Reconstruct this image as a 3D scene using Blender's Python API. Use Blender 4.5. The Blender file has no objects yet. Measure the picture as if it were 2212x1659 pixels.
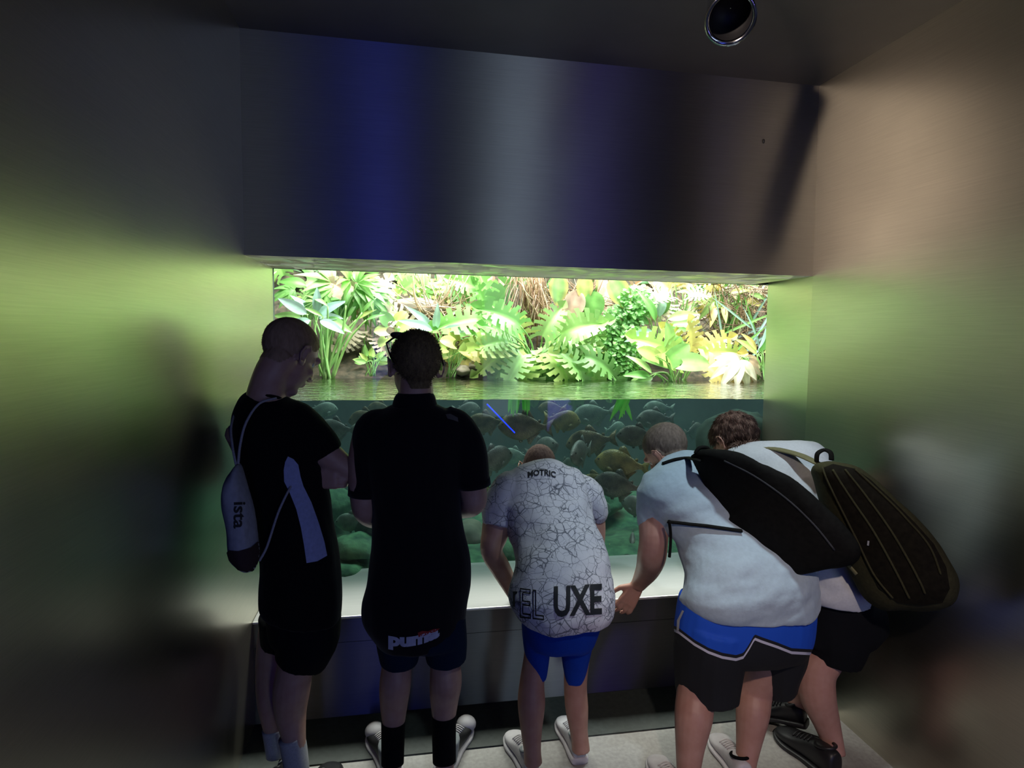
import bpy, bmesh, math, random
import numpy as np
from mathutils import Vector, Matrix, Euler, noise
from mathutils.bvhtree import BVHTree
from mathutils.geometry import tessellate_polygon

scene = bpy.context.scene
COL = scene.collection
random.seed(7)
V = Vector
PI = math.pi

# ------------------------------------------------------------------ camera
HC = 1.70
_pp = np.array([1106, 829.5]); _v1 = np.array([880, 715.]); _v2 = np.array([8343, 844.])
F = float(np.sqrt(-np.dot(_v1 - _pp, _v2 - _pp)))
_Y = np.array([*(_v1 - _pp), F]); _Y /= np.linalg.norm(_Y)
_X = np.array([*(_v2 - _pp), F]); _X -= _Y * _X.dot(_Y); _X /= np.linalg.norm(_X)
_Z = np.cross(_X, _Y)
if _Z[1] > 0: _Z = -_Z
RW = np.array([_X, _Y, _Z])          # world = RW @ (right, down, forward)
cam = bpy.data.cameras.new('camera'); camo = bpy.data.objects.new('camera', cam); COL.objects.link(camo)
cam.sensor_width = 36; cam.lens = F / 2212 * 36; cam.clip_start = .02
_r, _u, _b = RW[:, 0], -RW[:, 1], -RW[:, 2]
camo.matrix_world = Matrix(((_r[0], _u[0], _b[0], 0), (_r[1], _u[1], _b[1], 0), (_r[2], _u[2], _b[2], HC), (0, 0, 0, 1)))
scene.camera = camo

# ------------------------------------------------------------------ world, exposure, lights
scene.view_settings.view_transform = 'Standard'; scene.view_settings.look = 'None'
scene.view_settings.gamma = 1; scene.view_settings.use_curve_mapping = False
scene.view_settings.exposure = 0
w = bpy.data.worlds.new('world'); scene.world = w; w.use_nodes = True
w.node_tree.nodes['Background'].inputs[0].default_value = (.5, .5, .55, 1)
w.node_tree.nodes['Background'].inputs[1].default_value = .012
cy = scene.cycles
cy.use_denoising = True; cy.max_bounces = 7; cy.diffuse_bounces = 3; cy.glossy_bounces = 3; cy.transmission_bounces = 3
cy.transparent_max_bounces = 12; cy.volume_bounces = 1; cy.sample_clamp_indirect = 4; cy.caustics_reflective = False; cy.caustics_refractive = False
try: cy.volume_step_rate = 4
except Exception: pass

def area(name, loc, aim, sx, sy, power, col, spread=180):
    l = bpy.data.lights.new(name, 'AREA'); l.shape = 'RECTANGLE'; l.size = sx; l.size_y = sy; l.energy = power; l.color = col
    l.spread = math.radians(spread)
    o = bpy.data.objects.new(name, l); COL.objects.link(o); o.location = loc
    o.rotation_euler = (V(aim) - V(loc)).to_track_quat('-Z', 'Y').to_euler(); return o
def spot(name, loc, aim, power, col, ang, blend=.4, r=.04):
    l = bpy.data.lights.new(name, 'SPOT'); l.energy = power; l.color = col; l.spot_size = math.radians(ang); l.spot_blend = blend; l.shadow_soft_size = r
    o = bpy.data.objects.new(name, l); COL.objects.link(o); o.location = loc
    o.rotation_euler = (V(aim) - V(loc)).to_track_quat('-Z', 'Y').to_euler(); return o
# assumed grow lights over the planted tank, out of view
area('assumed_grow_light', (.2, 4.1, 4.1), (.3, 4.9, 1.4), 2.4, 1.2, 340, (1, .98, .92))
area('assumed_grow_light', (2.7, 4.1, 4.1), (2.6, 4.9, 1.4), 2.4, 1.2, 340, (1, .98, .92))
area('assumed_grow_light', (1.0, 3.62, 3.3), (1.0, 2.7, .5), 3.0, .25, 22, (.9, .97, 1))
# assumed unseen lamps behind the viewer that streak the steel, and a violet fill
area('assumed_blue_lamp', (-.36, -3.0, 1.6), (-.36, 2, 1.6), .30, 2.4, 8, (.08, .12, 1))
area('assumed_pale_blue_lamp', (1.43, -3.0, 1.6), (1.43, 2, 1.6), .55, 2.4, 13, (.60, .78, 1))
area('assumed_narrow_blue_lamp', (2.25, -3.0, 2.2), (1.6, 2, 2.2), .08, 1.0, .9, (.15, .12, 1))
area('violet_fill', (2.3, -2.4, .5), (1.0, 2.3, .6), .5, .5, 5, (.25, .18, 1))  # unseen fill lamp, added to tint the shirts violet
# assumed unseen lamps: warm ones high behind the viewer, cool one over the ledge
spot('assumed_hall_lamp', (.35, -.6, 2.75), (1.42, 2.1, .12), 150, (1, .80, .70), 30, .8, .05)
spot('assumed_hall_lamp', (-.45, .6, 2.78), (1.9, 1.9, 2.4), 150, (1, .80, .66), 62, .8, .05)
spot('assumed_downlight', (1.25, 1.75, 2.8), (1.15, 2.25, .8), 75, (.78, .93, 1), 50, .7, .05)

def ray(px, py): return RW @ np.array([px - _pp[0], py - _pp[1], F])
SHIFT = 0.0    # depth offset of the figure being built
KD = 1.118      # depths below are given in a unit of 1.118 m
def W(px, py, Y):
    Y = (Y + SHIFT) * KD; r = ray(px, py); return V((r[0] / r[1] * Y, Y, r[2] / r[1] * Y + HC))
def SC(px, py, Y):
    r = ray(px, py); return (Y + SHIFT) * KD / r[1]          # metres per pixel there

# ------------------------------------------------------------------ materials
def newmat(name):
    m = bpy.data.materials.new(name); m.use_nodes = True
    return m, m.node_tree, m.node_tree.nodes['Principled BSDF']
def N(nt, t, **kw):
    n = nt.nodes.new(t)
    for k, v in kw.items():
        if k in n.inputs: n.inputs[k].default_value = v
        else: setattr(n, k, v)
    return n
def L(nt, a, b): nt.links.new(a, b)
def ramp(nt, fac, stops):
    r = nt.nodes.new('ShaderNodeValToRGB'); e = r.color_ramp.elements
    while len(e) < len(stops): e.new(.5)
    for i, (p, c) in enumerate(stops): e[i].position = p; e[i].color = (*c, 1)
    L(nt, fac, r.inputs[0]); return r
def simple(name, c, rough=.7, metal=0, var=.12, scale=30, bump=.0, c2=None, stretch=(1, 1, 1), sheen=0, spec=.5):
    m, nt, b = newmat(name)
    tc = N(nt, 'ShaderNodeTexCoord'); mp = N(nt, 'ShaderNodeMapping'); mp.inputs['Scale'].default_value = stretch
    L(nt, tc.outputs['Object'], mp.inputs[0])
    no = N(nt, 'ShaderNodeTexNoise', Scale=scale, Detail=5.0); L(nt, mp.outputs[0], no.inputs['Vector'])
    c2 = c2 or tuple(x * (1 - var * 2) for x in c)
    r = ramp(nt, no.outputs['Fac'], [(.3, c2), (.7, c)]); L(nt, r.outputs[0], b.inputs['Base Color'])
    b.inputs['Roughness'].default_value = rough; b.inputs['Metallic'].default_value = metal
    b.inputs['Specular IOR Level'].default_value = spec
    if sheen: b.inputs['Sheen Weight'].default_value = sheen
    if bump:
        bp = N(nt, 'ShaderNodeBump', Strength=bump, Distance=.01); L(nt, no.outputs['Fac'], bp.inputs['Height']); L(nt, bp.outputs[0], b.inputs['Normal'])
    return m

def steel(name, base=(.36, .36, .35), rough=.36, aniso=.75, tan=(0, 0, 1), grain=(2, 2, 120), wav=.12, metal=1.0):
    m, nt, b = newmat(name)
    tc = N(nt, 'ShaderNodeTexCoord'); mp = N(nt, 'ShaderNodeMapping'); mp.inputs['Scale'].default_value = grain
    L(nt, tc.outputs['Object'], mp.inputs[0])
    no = N(nt, 'ShaderNodeTexNoise', Scale=3.0, Detail=6.0); L(nt, mp.outputs[0], no.inputs['Vector'])
    n2 = N(nt, 'ShaderNodeTexNoise', Scale=1.6, Detail=3.0); L(nt, tc.outputs['Object'], n2.inputs['Vector'])
    r = ramp(nt, no.outputs['Fac'], [(.3, tuple(x * .9 for x in base)), (.7, base)]); L(nt, r.outputs[0], b.inputs['Base Color'])
    mr = N(nt, 'ShaderNodeMapRange'); mr.inputs['To Min'].default_value = rough - .05; mr.inputs['To Max'].default_value = rough + .08
    L(nt, n2.outputs['Fac'], mr.inputs['Value']); L(nt, mr.outputs[0], b.inputs['Roughness'])
    b.inputs['Metallic'].default_value = metal; b.inputs['Anisotropic'].default_value = aniso
    tg = N(nt, 'ShaderNodeCombineXYZ'); tg.inputs[0].default_value, tg.inputs[1].default_value, tg.inputs[2].default_value = tan; L(nt, tg.outputs[0], b.inputs['Tangent'])
    bp = N(nt, 'ShaderNodeBump', Strength=wav, Distance=.05); L(nt, n2.outputs['Fac'], bp.inputs['Height']); L(nt, bp.outputs[0], b.inputs['Normal'])
    return m

M = {}
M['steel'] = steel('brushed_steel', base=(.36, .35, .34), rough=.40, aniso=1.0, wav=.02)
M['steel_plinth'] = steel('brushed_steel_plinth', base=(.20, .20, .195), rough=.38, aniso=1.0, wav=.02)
M['steel_side'] = steel('brushed_steel_side', base=(.62, .59, .48), rough=.31, aniso=.0, metal=1.0, wav=.0)
M['steel_ledge'] = steel('brushed_steel_ledge', base=(.70, .70, .69), rough=.30, aniso=.0, metal=.55, wav=.02, tan=(0, 1, 0), grain=(2, 120, 2))
M['chrome'] = simple('chrome', (.7, .7, .72), .12, 1, .02)
M['black_in'] = simple('lamp_inside', (.01, .01, .012), .5)
M['floor'] = simple('concrete_floor', (.36, .35, .33), .6, var=.12, scale=60, bump=.1)
M['floor_strip'] = simple('dark_strip', (.035, .045, .04), .6, var=.2, scale=50)
M['ceiling'] = steel('ceiling_steel', base=(.30, .28, .27), rough=.45, aniso=.0, metal=.8, wav=.02, tan=(0, 1, 0))
M['black_cloth'] = simple('black_cloth', (.006, .006, .007), .9, var=.1, scale=200, bump=.05, sheen=.05, spec=.12)
M['black_polo'] = simple('black_polo', (.009, .009, .012), .9, var=.1, scale=300, bump=.05, sheen=.12, spec=.12)
M['black_short'] = simple('black_short', (.007, .008, .010), .9, var=.1, scale=200, spec=.12)
M['navy_short'] = simple('navy_short', (.006, .018, .045), .85, var=.1, scale=200, spec=.12)
M['blue_short'] = simple('blue_short', (.006, .05, .42), .8, var=.08, scale=200, spec=.12)
M['grey_shirt'] = simple('grey_shirt', (.44, .55, .63), .85, var=.05, scale=60, bump=.15, sheen=.2, spec=.12)
M['white_shirt'] = simple('white_shirt', (.60, .63, .66), .85, var=.05, scale=120, sheen=.2, spec=.12)
M['panel'] = simple('pale_panel', (.42, .47, .75), .8, var=.08, scale=90, spec=.12)
M['bag_white'] = simple('bag_canvas', (.42, .44, .50), .85, var=.1, scale=60, bump=.1, spec=.12)
M['bag_brown'] = simple('bag_brown', (.055, .035, .035), .85, var=.1, scale=80, spec=.12)
M['cord'] = simple('cotton_cord', (.45, .45, .50), .85, var=.15, scale=200, spec=.12)
M['pack_black'] = simple('pack_black', (.008, .008, .007), .8, var=.2, scale=60, bump=.1, spec=.12)
M['pack_olive'] = simple('pack_olive', (.055, .052, .025), .85, var=.15, scale=90, bump=.1, spec=.12)
M['pack_dark'] = simple('pack_dark', (.014, .012, .007), .85, var=.25, scale=60, bump=.1, spec=.12)
M['strap_olive'] = simple('strap_olive', (.20, .19, .10), .85, var=.1, scale=120, spec=.12)
M['strap_grey'] = simple('strap_grey', (.05, .05, .055), .8, spec=.12)
M['shoe_white'] = simple('shoe_white', (.62, .60, .62), .55, var=.06, scale=40)
M['shoe_grey'] = simple('shoe_grey', (.30, .34, .36), .7, var=.08, scale=80)
M['shoe_black'] = simple('shoe_black', (.012, .012, .014), .45, var=.1)
M['sock_white'] = simple('sock_white', (.5, .52, .54), .9, var=.1, scale=150, spec=.12)
M['sock_black'] = simple('sock_black', (.006, .006, .007), .95, spec=.12)
M['eye'] = simple('eye_white', (.7, .68, .66), .2)
M['print'] = simple('shirt_print', (.012, .014, .018), .8)
M['print_white'] = simple('white_print', (.62, .64, .80), .8)
M['print_red'] = simple('red_print', (.35, .03, .02), .8)
M['sunglass'] = simple('sunglass_plastic', (.01, .01, .01), .15)
def skin(name, c): return simple(name, c, .5, var=.06, scale=25, c2=(c[0] * .88, c[1] * .8, c[2] * .78))
M['skin1'] = skin('skin_pale', (.52, .33, .26)); M['skin3'] = skin('skin_tan', (.50, .28, .21)); M['skin4'] = skin('skin_rosy', (.50, .28, .22))
def hairmat(name, c, c2): return simple(name, c, .75, c2=c2, scale=90, bump=.4, stretch=(1, 1, .35), spec=.2)
M['hair1'] = hairmat('hair_ginger', (.42, .28, .18), (.30, .20, .12))
M['hair2'] = hairmat('hair_brown_short', (.24, .18, .08), (.14, .10, .05))
M['hair3'] = hairmat('hair_dark_crop', (.12, .08, .065), (.07, .045, .04))
M['hair4'] = hairmat('hair_crop', (.22, .17, .14), (.13, .10, .08))
M['hair5'] = hairmat('hair_brown', (.22, .14, .11), (.07, .045, .035))

# ------------------------------------------------------------------ object helpers
def tag(o, label=None, cat=None, group=None, kind=None):
    if label: o['label'] = label
    if cat: o['category'] = cat
    if group: o['group'] = group
    if kind: o['kind'] = kind
    return o
def empty(name, loc, label, cat, group=None):
    o = bpy.data.objects.new(name, None); COL.objects.link(o); o.location = loc; o.empty_display_size = .05
    return tag(o, label, cat, group)
def mk(name, vf, mat, parent=None, smooth=True):
    v, f = vf
    me = bpy.data.meshes.new(name); me.from_pydata([tuple(p) for p in v], [], f); me.validate()
    if smooth: me.polygons.foreach_set('use_smooth', [True] * len(me.polygons))
    for x in (mat if isinstance(mat, (list, tuple)) else [mat]): me.materials.append(M[x] if isinstance(x, str) else x)
    o = bpy.data.objects.new(name, me); COL.objects.link(o)
    if parent is not None:
        o.parent = parent; root = parent
        off = V((0, 0, 0)); p = parent
        while p is not None: off += p.location; p = p.parent
        me.transform(Matrix.Translation(-off))
    return o
def join(lst):
    v, f = [], []
    for a, b in lst:
        n = len(v); v.extend(a); f.extend([tuple(i + n for i in q) for q in b])
    return v, f
def fixn(o):
    bm = bmesh.new(); bm.from_mesh(o.data); bmesh.ops.recalc_face_normals(bm, faces=bm.faces); bm.to_mesh(o.data); bm.free(); return o
def box(x0, x1, y0, y1, z0, z1):
    v = [V((x, y, z)) for x in (x0, x1) for y in (y0, y1) for z in (z0, z1)]
    return v, [(0, 1, 3, 2), (4, 6, 7, 5), (0, 4, 5, 1), (2, 3, 7, 6), (0, 2, 6, 4), (1, 5, 7, 3)]
def bevel(o, w_=.004, seg=3):
    m = o.modifiers.new('bevel', 'BEVEL'); m.width = w_; m.segments = seg; m.limit_method = 'ANGLE'; return o
def catmull(P, k):
    P = np.array(P, float)
    if len(P) < 3 or k <= 1:
        out = []
        for i in range(len(P) - 1):
            for j in range(k): out.append(P[i] + (P[i + 1] - P[i]) * j / k)
        out.append(P[-1]); return np.array(out)
    out = []
    for i in range(len(P) - 1):
        p0 = P[max(i - 1, 0)]; p1 = P[i]; p2 = P[i + 1]; p3 = P[min(i + 2, len(P) - 1)]
        for j in range(k):
            t = j / k
            out.append(.5 * ((2 * p1) + (-p0 + p2) * t + (2 * p0 - 5 * p1 + 4 * p2 - p3) * t * t + (-p0 + 3 * p1 - 3 * p2 + p3) * t ** 3))
    out.append(P[-1]); return np.array(out)
def unit(a):
    n = np.linalg.norm(a); return a / n if n > 1e-9 else a
def ringmesh(C, A, B, a, b, n, caps=True, power=1.0):
    """rings of n points; C centres, A/B unit axes, a/b half sizes"""
    v = []; f = []
    t = np.linspace(0, 2 * PI, n, endpoint=False)
    ct, st = np.cos(t), np.sin(t)
    ct = np.sign(ct) * np.abs(ct) ** power; st = np.sign(st) * np.abs(st) ** power
    for i in range(len(C)):
        R = C[i] + np.outer(ct * a[i], A[i]) + np.outer(st * b[i], B[i]); v.extend(R)
    for i in range(len(C) - 1):
        for j in range(n):
            k = (j + 1) % n; f.append((i * n + j, i * n + k, (i + 1) * n + k, (i + 1) * n + j))
    if caps:
        f.append(tuple(range(n))[::-1]); m_ = (len(C) - 1) * n; f.append(tuple(m_ + j for j in range(n)))
    return [V(p) for p in v], f
def tube(pts, r, n=10, k=5, flat=1.0, up=None, caps=True):
    """smooth tube through 3D points with radius list/number"""
    P = np.array([list(p) for p in pts], float)
    r = np.array([r] * len(P) if np.isscalar(r) else r, float)
    D = catmull(np.column_stack([P, r]), k)
    C = D[:, :3]; rr = np.maximum(D[:, 3], 1e-4)
    T = np.gradient(C, axis=0); T = np.array([unit(t) for t in T])
    u = np.array(up if up is not None else (0, 0, 1.), float)
    if up is None and abs(T[0] @ u) > .9: u = np.array((1., 0, 0))
    A = []; last = u
    for t in T:
        last = last if up is None else u
        a_ = unit(last - t * (last @ t)); A.append(a_); last = a_
    A = np.array(A); B = np.cross(T, A)
    return ringmesh(C, B, A, rr, rr * flat, n, caps)
def capsule(p0, r0, p1, r1, n=14):
    p0 = np.array(list(p0), float); p1 = np.array(list(p1), float); d = p1 - p0
    T = unit(d) if np.linalg.norm(d) > 1e-6 else np.array((0, 0, 1.))
    u = np.array((0, 0, 1.)) if abs(T[2]) < .9 else np.array((1., 0, 0))
    A = unit(np.cross(T, u)); B = np.cross(T, A)
    C = []; rr = []
    for k in range(5):
        s = k / 4 * PI / 2 * .98 + .02; C.append(p0 - T * r0 * math.cos(s)); rr.append(r0 * math.sin(s))
    for k in range(5):
        s = PI / 2 - (k / 4 * PI / 2 * .98); C.append(p1 + T * r1 * math.cos(s)); rr.append(r1 * math.sin(s) + 1e-4)
    return ringmesh(np.array(C), [A] * 10, [B] * 10, rr, rr, n)
def ellipsoid(c, r, Mx=None, n=20, m=12):
    v = []; f = []
    for i in range(1, m):
        ph = PI * i / m
        for j in range(n):
            th = 2 * PI * j / n; v.append(V((r[0] * math.sin(ph) * math.cos(th), r[1] * math.sin(ph) * math.sin(th), r[2] * math.cos(ph))))
    v.append(V((0, 0, r[2]))); v.append(V((0, 0, -r[2])))
    for i in range(m - 2):
        for j in range(n):
            k = (j + 1) % n; f.append((i * n + j, (i + 1) * n + j, (i + 1) * n + k, i * n + k))
    T_, B_ = len(v) - 2, len(v) - 1
    for j in range(n):
        k = (j + 1) % n; f.append((T_, j, k)); f.append((B_, (m - 2) * n + k, (m - 2) * n + j))
    if Mx is not None: v = [Mx @ p for p in v]
    return [p + V(c) for p in v], f
def xf(vf, Mx): return [Mx @ V(p) for p in vf[0]], vf[1]
def remesh(name, vf, voxel, smooth, mat, parent):
    tmp = mk('tmp', vf, mat); fixn(tmp)
    r = tmp.modifiers.new('r', 'REMESH'); r.mode = 'VOXEL'; r.voxel_size = voxel; r.use_smooth_shade = True
    if smooth:
        s = tmp.modifiers.new('s', 'SMOOTH'); s.factor = .5; s.iterations = smooth
    dg = bpy.context.evaluated_depsgraph_get(); dg.update()
    me = bpy.data.meshes.new_from_object(tmp.evaluated_get(dg)); me.name = name
    old = tmp.data; bpy.data.objects.remove(tmp); bpy.data.meshes.remove(old)
    o = bpy.data.objects.new(name, me); COL.objects.link(o)
    if parent is not None:
        o.parent = parent; me.transform(Matrix.Translation(-parent.location))
    me.polygons.foreach_set('use_smooth', [True] * len(me.polygons))
    return o
def bvh_of(objs):
    v = []; f = []
    for o in objs:
        n = len(v); off = V((0, 0, 0)); p = o
        while p is not None: off += p.location; p = p.parent
        v += [q.co + off for q in o.data.vertices]; f += [tuple(i + n for i in p_.vertices) for p_ in o.data.polygons]
    return BVHTree.FromPolygons(v, f)
CAMP = V((0, 0, HC))
def onto(bvh, px, py, lift=.002, fallback=2.0):
    d = V(ray(px, py)).normalized(); h = bvh.ray_cast(CAMP, d)
    if h[0] is None: return None
    nrm = h[1] if h[1].dot(d) < 0 else -h[1]
    return h[0] + nrm * lift

# ------------------------------------------------------------------ the setting
YF, YW = 2.547, 3.02       # header / ledge front plane, glass plane
ZL, ZH, ZC = .469, 1.991, 2.855
XL = -.641
WATER = 1.346
def struct(name, vf, mat, smooth=False): return tag(mk(name, vf, mat, None, smooth), kind='structure')
struct('floor', box(-3.2, 5.0, -4.2, YF + .02, -.06, 0), 'floor')
struct('dark_floor_strip', box(XL, 1.905, 2.275, YF + .01, 0, .006), 'floor_strip')  # darker strip on the floor along the plinth base
struct('ceiling', box(-3.2, 5.0, -4.2, YF + .03, ZC, ZC + .06), 'ceiling')
struct('wall_left', box(XL - .12, XL, -.4, YW + .03, 0, ZC), 'steel_side')
def xr(z): return float(np.interp(z, [0, ZL, 1.1, ZH, ZC], [1.91, 1.905, 1.90, 1.889, 1.862]))
def xw(z): return float(np.interp(z, [0, ZL, 1.1, ZH, ZC], [2.01, 2.005, 2.00, 1.985, 1.97]))
v = []; f = []
zs = [0, ZL, .95, 1.5, ZH, ZC]
for Yy, fn in ((1.42, xr), (YF, xr), (YW + .03, xw)):
    for z in zs: v.append(V((fn(z), Yy, z)))
nz = len(zs)
for c in range(2):
    for k in range(nz - 1): f.append((c * nz + k, c * nz + k + 1, (c + 1) * nz + k + 1, (c + 1) * nz + k))
nb = len(v); v += [p + V((.14, 0, 0)) for p in v]
f += [tuple(i + nb for i in q)[::-1] for q in f]
for e in (0, 2):
    for k in range(nz - 1): f.append((e * nz + k, e * nz + k + 1, nb + e * nz + k + 1, nb + e * nz + k))
fixn(struct('wall_right', (v, f), 'steel_side'))
struct('wall_back_hall', box(-3.2, 5.0, -4.3, -4.2, 0, ZC), 'ceiling')
struct('wall_left_hall', box(-3.3, -3.2, -4.3, -.4, 0, ZC), 'ceiling')
struct('wall_right_hall', box(5.0, 5.1, -4.3, 1.45, 0, ZC), 'ceiling')
struct('wall_header', box(XL, 1.89, YF, YW + .03, ZH, ZC), 'steel')
# ledge slab and plinth
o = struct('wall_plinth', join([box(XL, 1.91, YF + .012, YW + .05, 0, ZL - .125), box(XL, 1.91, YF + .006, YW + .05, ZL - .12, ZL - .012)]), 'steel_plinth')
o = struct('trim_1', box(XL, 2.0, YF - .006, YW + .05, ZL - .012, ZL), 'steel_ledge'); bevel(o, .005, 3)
o = mk('insect', ellipsoid(W(1650, 305, 2.276), (.006, .003, .010), None, 8, 6), 'black_in'); tag(o, 'tiny dark insect on the steel panel above the right-hand visitors', 'insect')
# ceiling spotlight housing
def pt(px, py, Y): return W(px, py, Y)
lamp = empty('ceiling_spotlight', W(1578, 30, 1.45), 'chrome cylinder spotlight hanging from the ceiling at the top of the picture', 'ceiling light')
a0 = W(1578, -40, 1.50); a1 = W(1578, 42, 1.30); dd = np.array(list((a1 - a0).normalized()))
T = dd; u_ = unit(np.cross(T, (1, 0, 0))); s_ = np.cross(T, u_)
Lr = 50 * SC(1578, 30, 1.4)
a0n = np.array(list(a0)); a1n = np.array(list(a1))
cs = [a0n - T * .10, a0n, a1n - T * .012, a1n, a1n, a1n - T * .01, a1n - T * .09, a1n - T * .09]
rr = [Lr * .95, Lr * .95, Lr * .95, Lr, Lr * .86, Lr * .82, Lr * .7, .001]
mk('housing', ringmesh(np.array(cs[:6]), [u_] * 6, [s_] * 6, rr[:6], rr[:6], 40, False), 'chrome', lamp)
mk('reflector', ringmesh(np.array(cs[5:]), [u_] * 3, [s_] * 3, rr[5:], rr[5:], 40, False), 'black_in', lamp)
top = V(a0n - T * .08)
mk('mounting_stem', tube([top, V((top.x, top.y, ZC))], .014), 'chrome', lamp)

# ------------------------------------------------------------------ tank: glass, water, banks
m, nt, b = newmat('tank_glass'); nt.nodes.remove(b)
tr = N(nt, 'ShaderNodeBsdfTransparent'); tr.inputs[0].default_value = (.97, 1, .98, 1)
gl = N(nt, 'ShaderNodeBsdfGlossy', Roughness=.02); lw = N(nt, 'ShaderNodeLayerWeight', Blend=.5); pw = N(nt, 'ShaderNodeMath', operation='POWER'); pw.inputs[1].default_value = 6; L(nt, lw.outputs['Facing'], pw.inputs[0]); mx = N(nt, 'ShaderNodeMixShader')
m5 = N(nt, 'ShaderNodeMath', operation='MULTIPLY_ADD'); m5.inputs[1].default_value = .7; m5.inputs[2].default_value = .012; L(nt, pw.outputs[0], m5.inputs[0]); L(nt, m5.outputs[0], mx.inputs[0]); L(nt, tr.outputs[0], mx.inputs[1]); L(nt, gl.outputs[0], mx.inputs[2]); L(nt, mx.outputs[0], nt.nodes['Material Output'].inputs[0]); M['glass'] = m
v = [V((XL, YW, ZL)), V((xw(ZL) + .02, YW, ZL)), V((xw(1.1) + .02, YW, 1.1)), V((xw(ZH) + .02, YW, ZH)), V((XL, YW, ZH))]
v += [p + V((0, .02, 0)) for p in v]
g = struct('window_1', (v, [(0, 1, 2, 3, 4), (9, 8, 7, 6, 5)] + [(i, 5 + i, 5 + (i + 1) % 5, (i + 1) % 5) for i in range(5)]), 'glass')
YB = 4.5   # bank front
TX0, TX1 = -2.1, 4.8
# water surface
m, nt, b = newmat('water_surface'); nt.nodes.remove(b)
tc = N(nt, 'ShaderNodeTexCoord'); mp = N(nt, 'ShaderNodeMapping'); mp.inputs['Scale'].default_value = (1, 2.2, 1); L(nt, tc.outputs['Object'], mp.inputs[0])
n1 = N(nt, 'ShaderNodeTexNoise', Scale=9.0, Detail=4.0); L(nt, mp.outputs[0], n1.inputs['Vector'])
bp = N(nt, 'ShaderNodeBump', Strength=.8, Distance=.02); L(nt, n1.outputs['Fac'], bp.inputs['Height'])
tr = N(nt, 'ShaderNodeBsdfTransparent'); tr.inputs[0].default_value = (.34, .46, .46, 1)
gl = N(nt, 'ShaderNodeBsdfGlossy', Roughness=.03); fr = N(nt, 'ShaderNodeLayerWeight', Blend=.5); L(nt, bp.outputs[0], gl.inputs['Normal']); pw = N(nt, 'ShaderNodeMath', operation='POWER'); pw.inputs[1].default_value = 2.0; L(nt, fr.outputs['Facing'], pw.inputs[0])
mul = N(nt, 'ShaderNodeMath', operation='MULTIPLY_ADD'); mul.inputs[1].default_value = 1.0; mul.inputs[2].default_value = .30; mul.use_clamp = True
L(nt, pw.outputs[0], mul.inputs[0]); mx = N(nt, 'ShaderNodeMixShader')
df = N(nt, 'ShaderNodeBsdfDiffuse'); df.inputs[0].default_value = (.50, .58, .30, 1); mk_ = N(nt, 'ShaderNodeMixShader'); mk_.inputs[0].default_value = .30; L(nt, tr.outputs[0], mk_.inputs[1]); L(nt, df.outputs[0], mk_.inputs[2])
L(nt, mul.outputs[0], mx.inputs[0]); L(nt, mk_.outputs[0], mx.inputs[1]); L(nt, gl.outputs[0], mx.inputs[2]); L(nt, mx.outputs[0], nt.nodes['Material Output'].inputs[0]); M['water'] = m
gx, gy = 130, 40; v = []; f = []
for j in range(gy + 1):
    for i in range(gx + 1):
        x = TX0 + (TX1 - TX0) * i / gx; y = YW + .062 + (YB + .5 - YW) * (j / gy)
        z = WATER + .004 * noise.noise(V((x * 4, y * 7, 0))) + .0018 * math.sin(x * 5.1)
        v.append(V((x, y, z)))
for j in range(gy):
    for i in range(gx): a = j * (gx + 1) + i; f.append((a, a + 1, a + gx + 2, a + gx + 1))
ws = mk('water_surface', (v, f), 'water'); tag(ws, 'rippled water surface of the tank reflecting the plants', 'water', kind='stuff')
m, nt, b = newmat('water_body'); nt.nodes.remove(b)
vs = N(nt, 'ShaderNodeVolumeScatter', Density=.15, Anisotropy=.2); vs.inputs['Color'].default_value = (.62, .80, .90, 1)
va = N(nt, 'ShaderNodeVolumeAbsorption', Density=.42); va.inputs['Color'].default_value = (.50, .74, .74, 1)
ad = N(nt, 'ShaderNodeAddShader'); L(nt, vs.outputs[0], ad.inputs[0]); L(nt, va.outputs[0], ad.inputs[1]); L(nt, ad.outputs[0], nt.nodes['Material Output'].inputs['Volume']); M['water_body'] = m
wb = mk('water_body', box(TX0, TX1, YW + .062, YB + .6, .32, WATER - .008), 'water_body', None, False); tag(wb, 'hazy teal water filling the lower half of the tank', 'water', kind='stuff')

M['soil'] = simple('bank_soil', (.11, .085, .06), .95, c2=(.02, .025, .015), scale=22, bump=.8)
M['mulch'] = simple('dry_litter', (.55, .40, .24), .9, c2=(.22, .14, .08), scale=40, bump=.6)
M['rock'] = simple('pale_rock', (.50, .44, .36), .9, c2=(.25, .20, .17), scale=9, bump=.8)
M['bark'] = simple('bark', (.55, .45, .36), .9, c2=(.28, .20, .15), scale=12, bump=.8, stretch=(3, 3, .6))
M['rootdry'] = simple('dry_roots', (.62, .46, .28), .9, c2=(.36, .23, .13), scale=30)
M['river_rock'] = simple('river_rock', (.20, .20, .15), .85, c2=(.09, .10, .08), scale=9, bump=.6)
M['algae'] = simple('algae', (.10, .26, .13), .9, c2=(.03, .09, .06), scale=18, bump=1.0)
M['uwall'] = simple('under_bank', (.06, .10, .08), .95, c2=(.02, .035, .03), scale=7, bump=.8)
def heightfield(fn, x0, x1, s0, s1, nx, ns):
    v = []; f = []
    for j in range(ns + 1):
        for i in range(nx + 1): v.append(V(fn(x0 + (x1 - x0) * i / nx, s0 + (s1 - s0) * j / ns)))
    for j in range(ns):
        for i in range(nx): a = j * (nx + 1) + i; f.append((a, a + 1, a + nx + 2, a + nx + 1))
    return v, f
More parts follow.
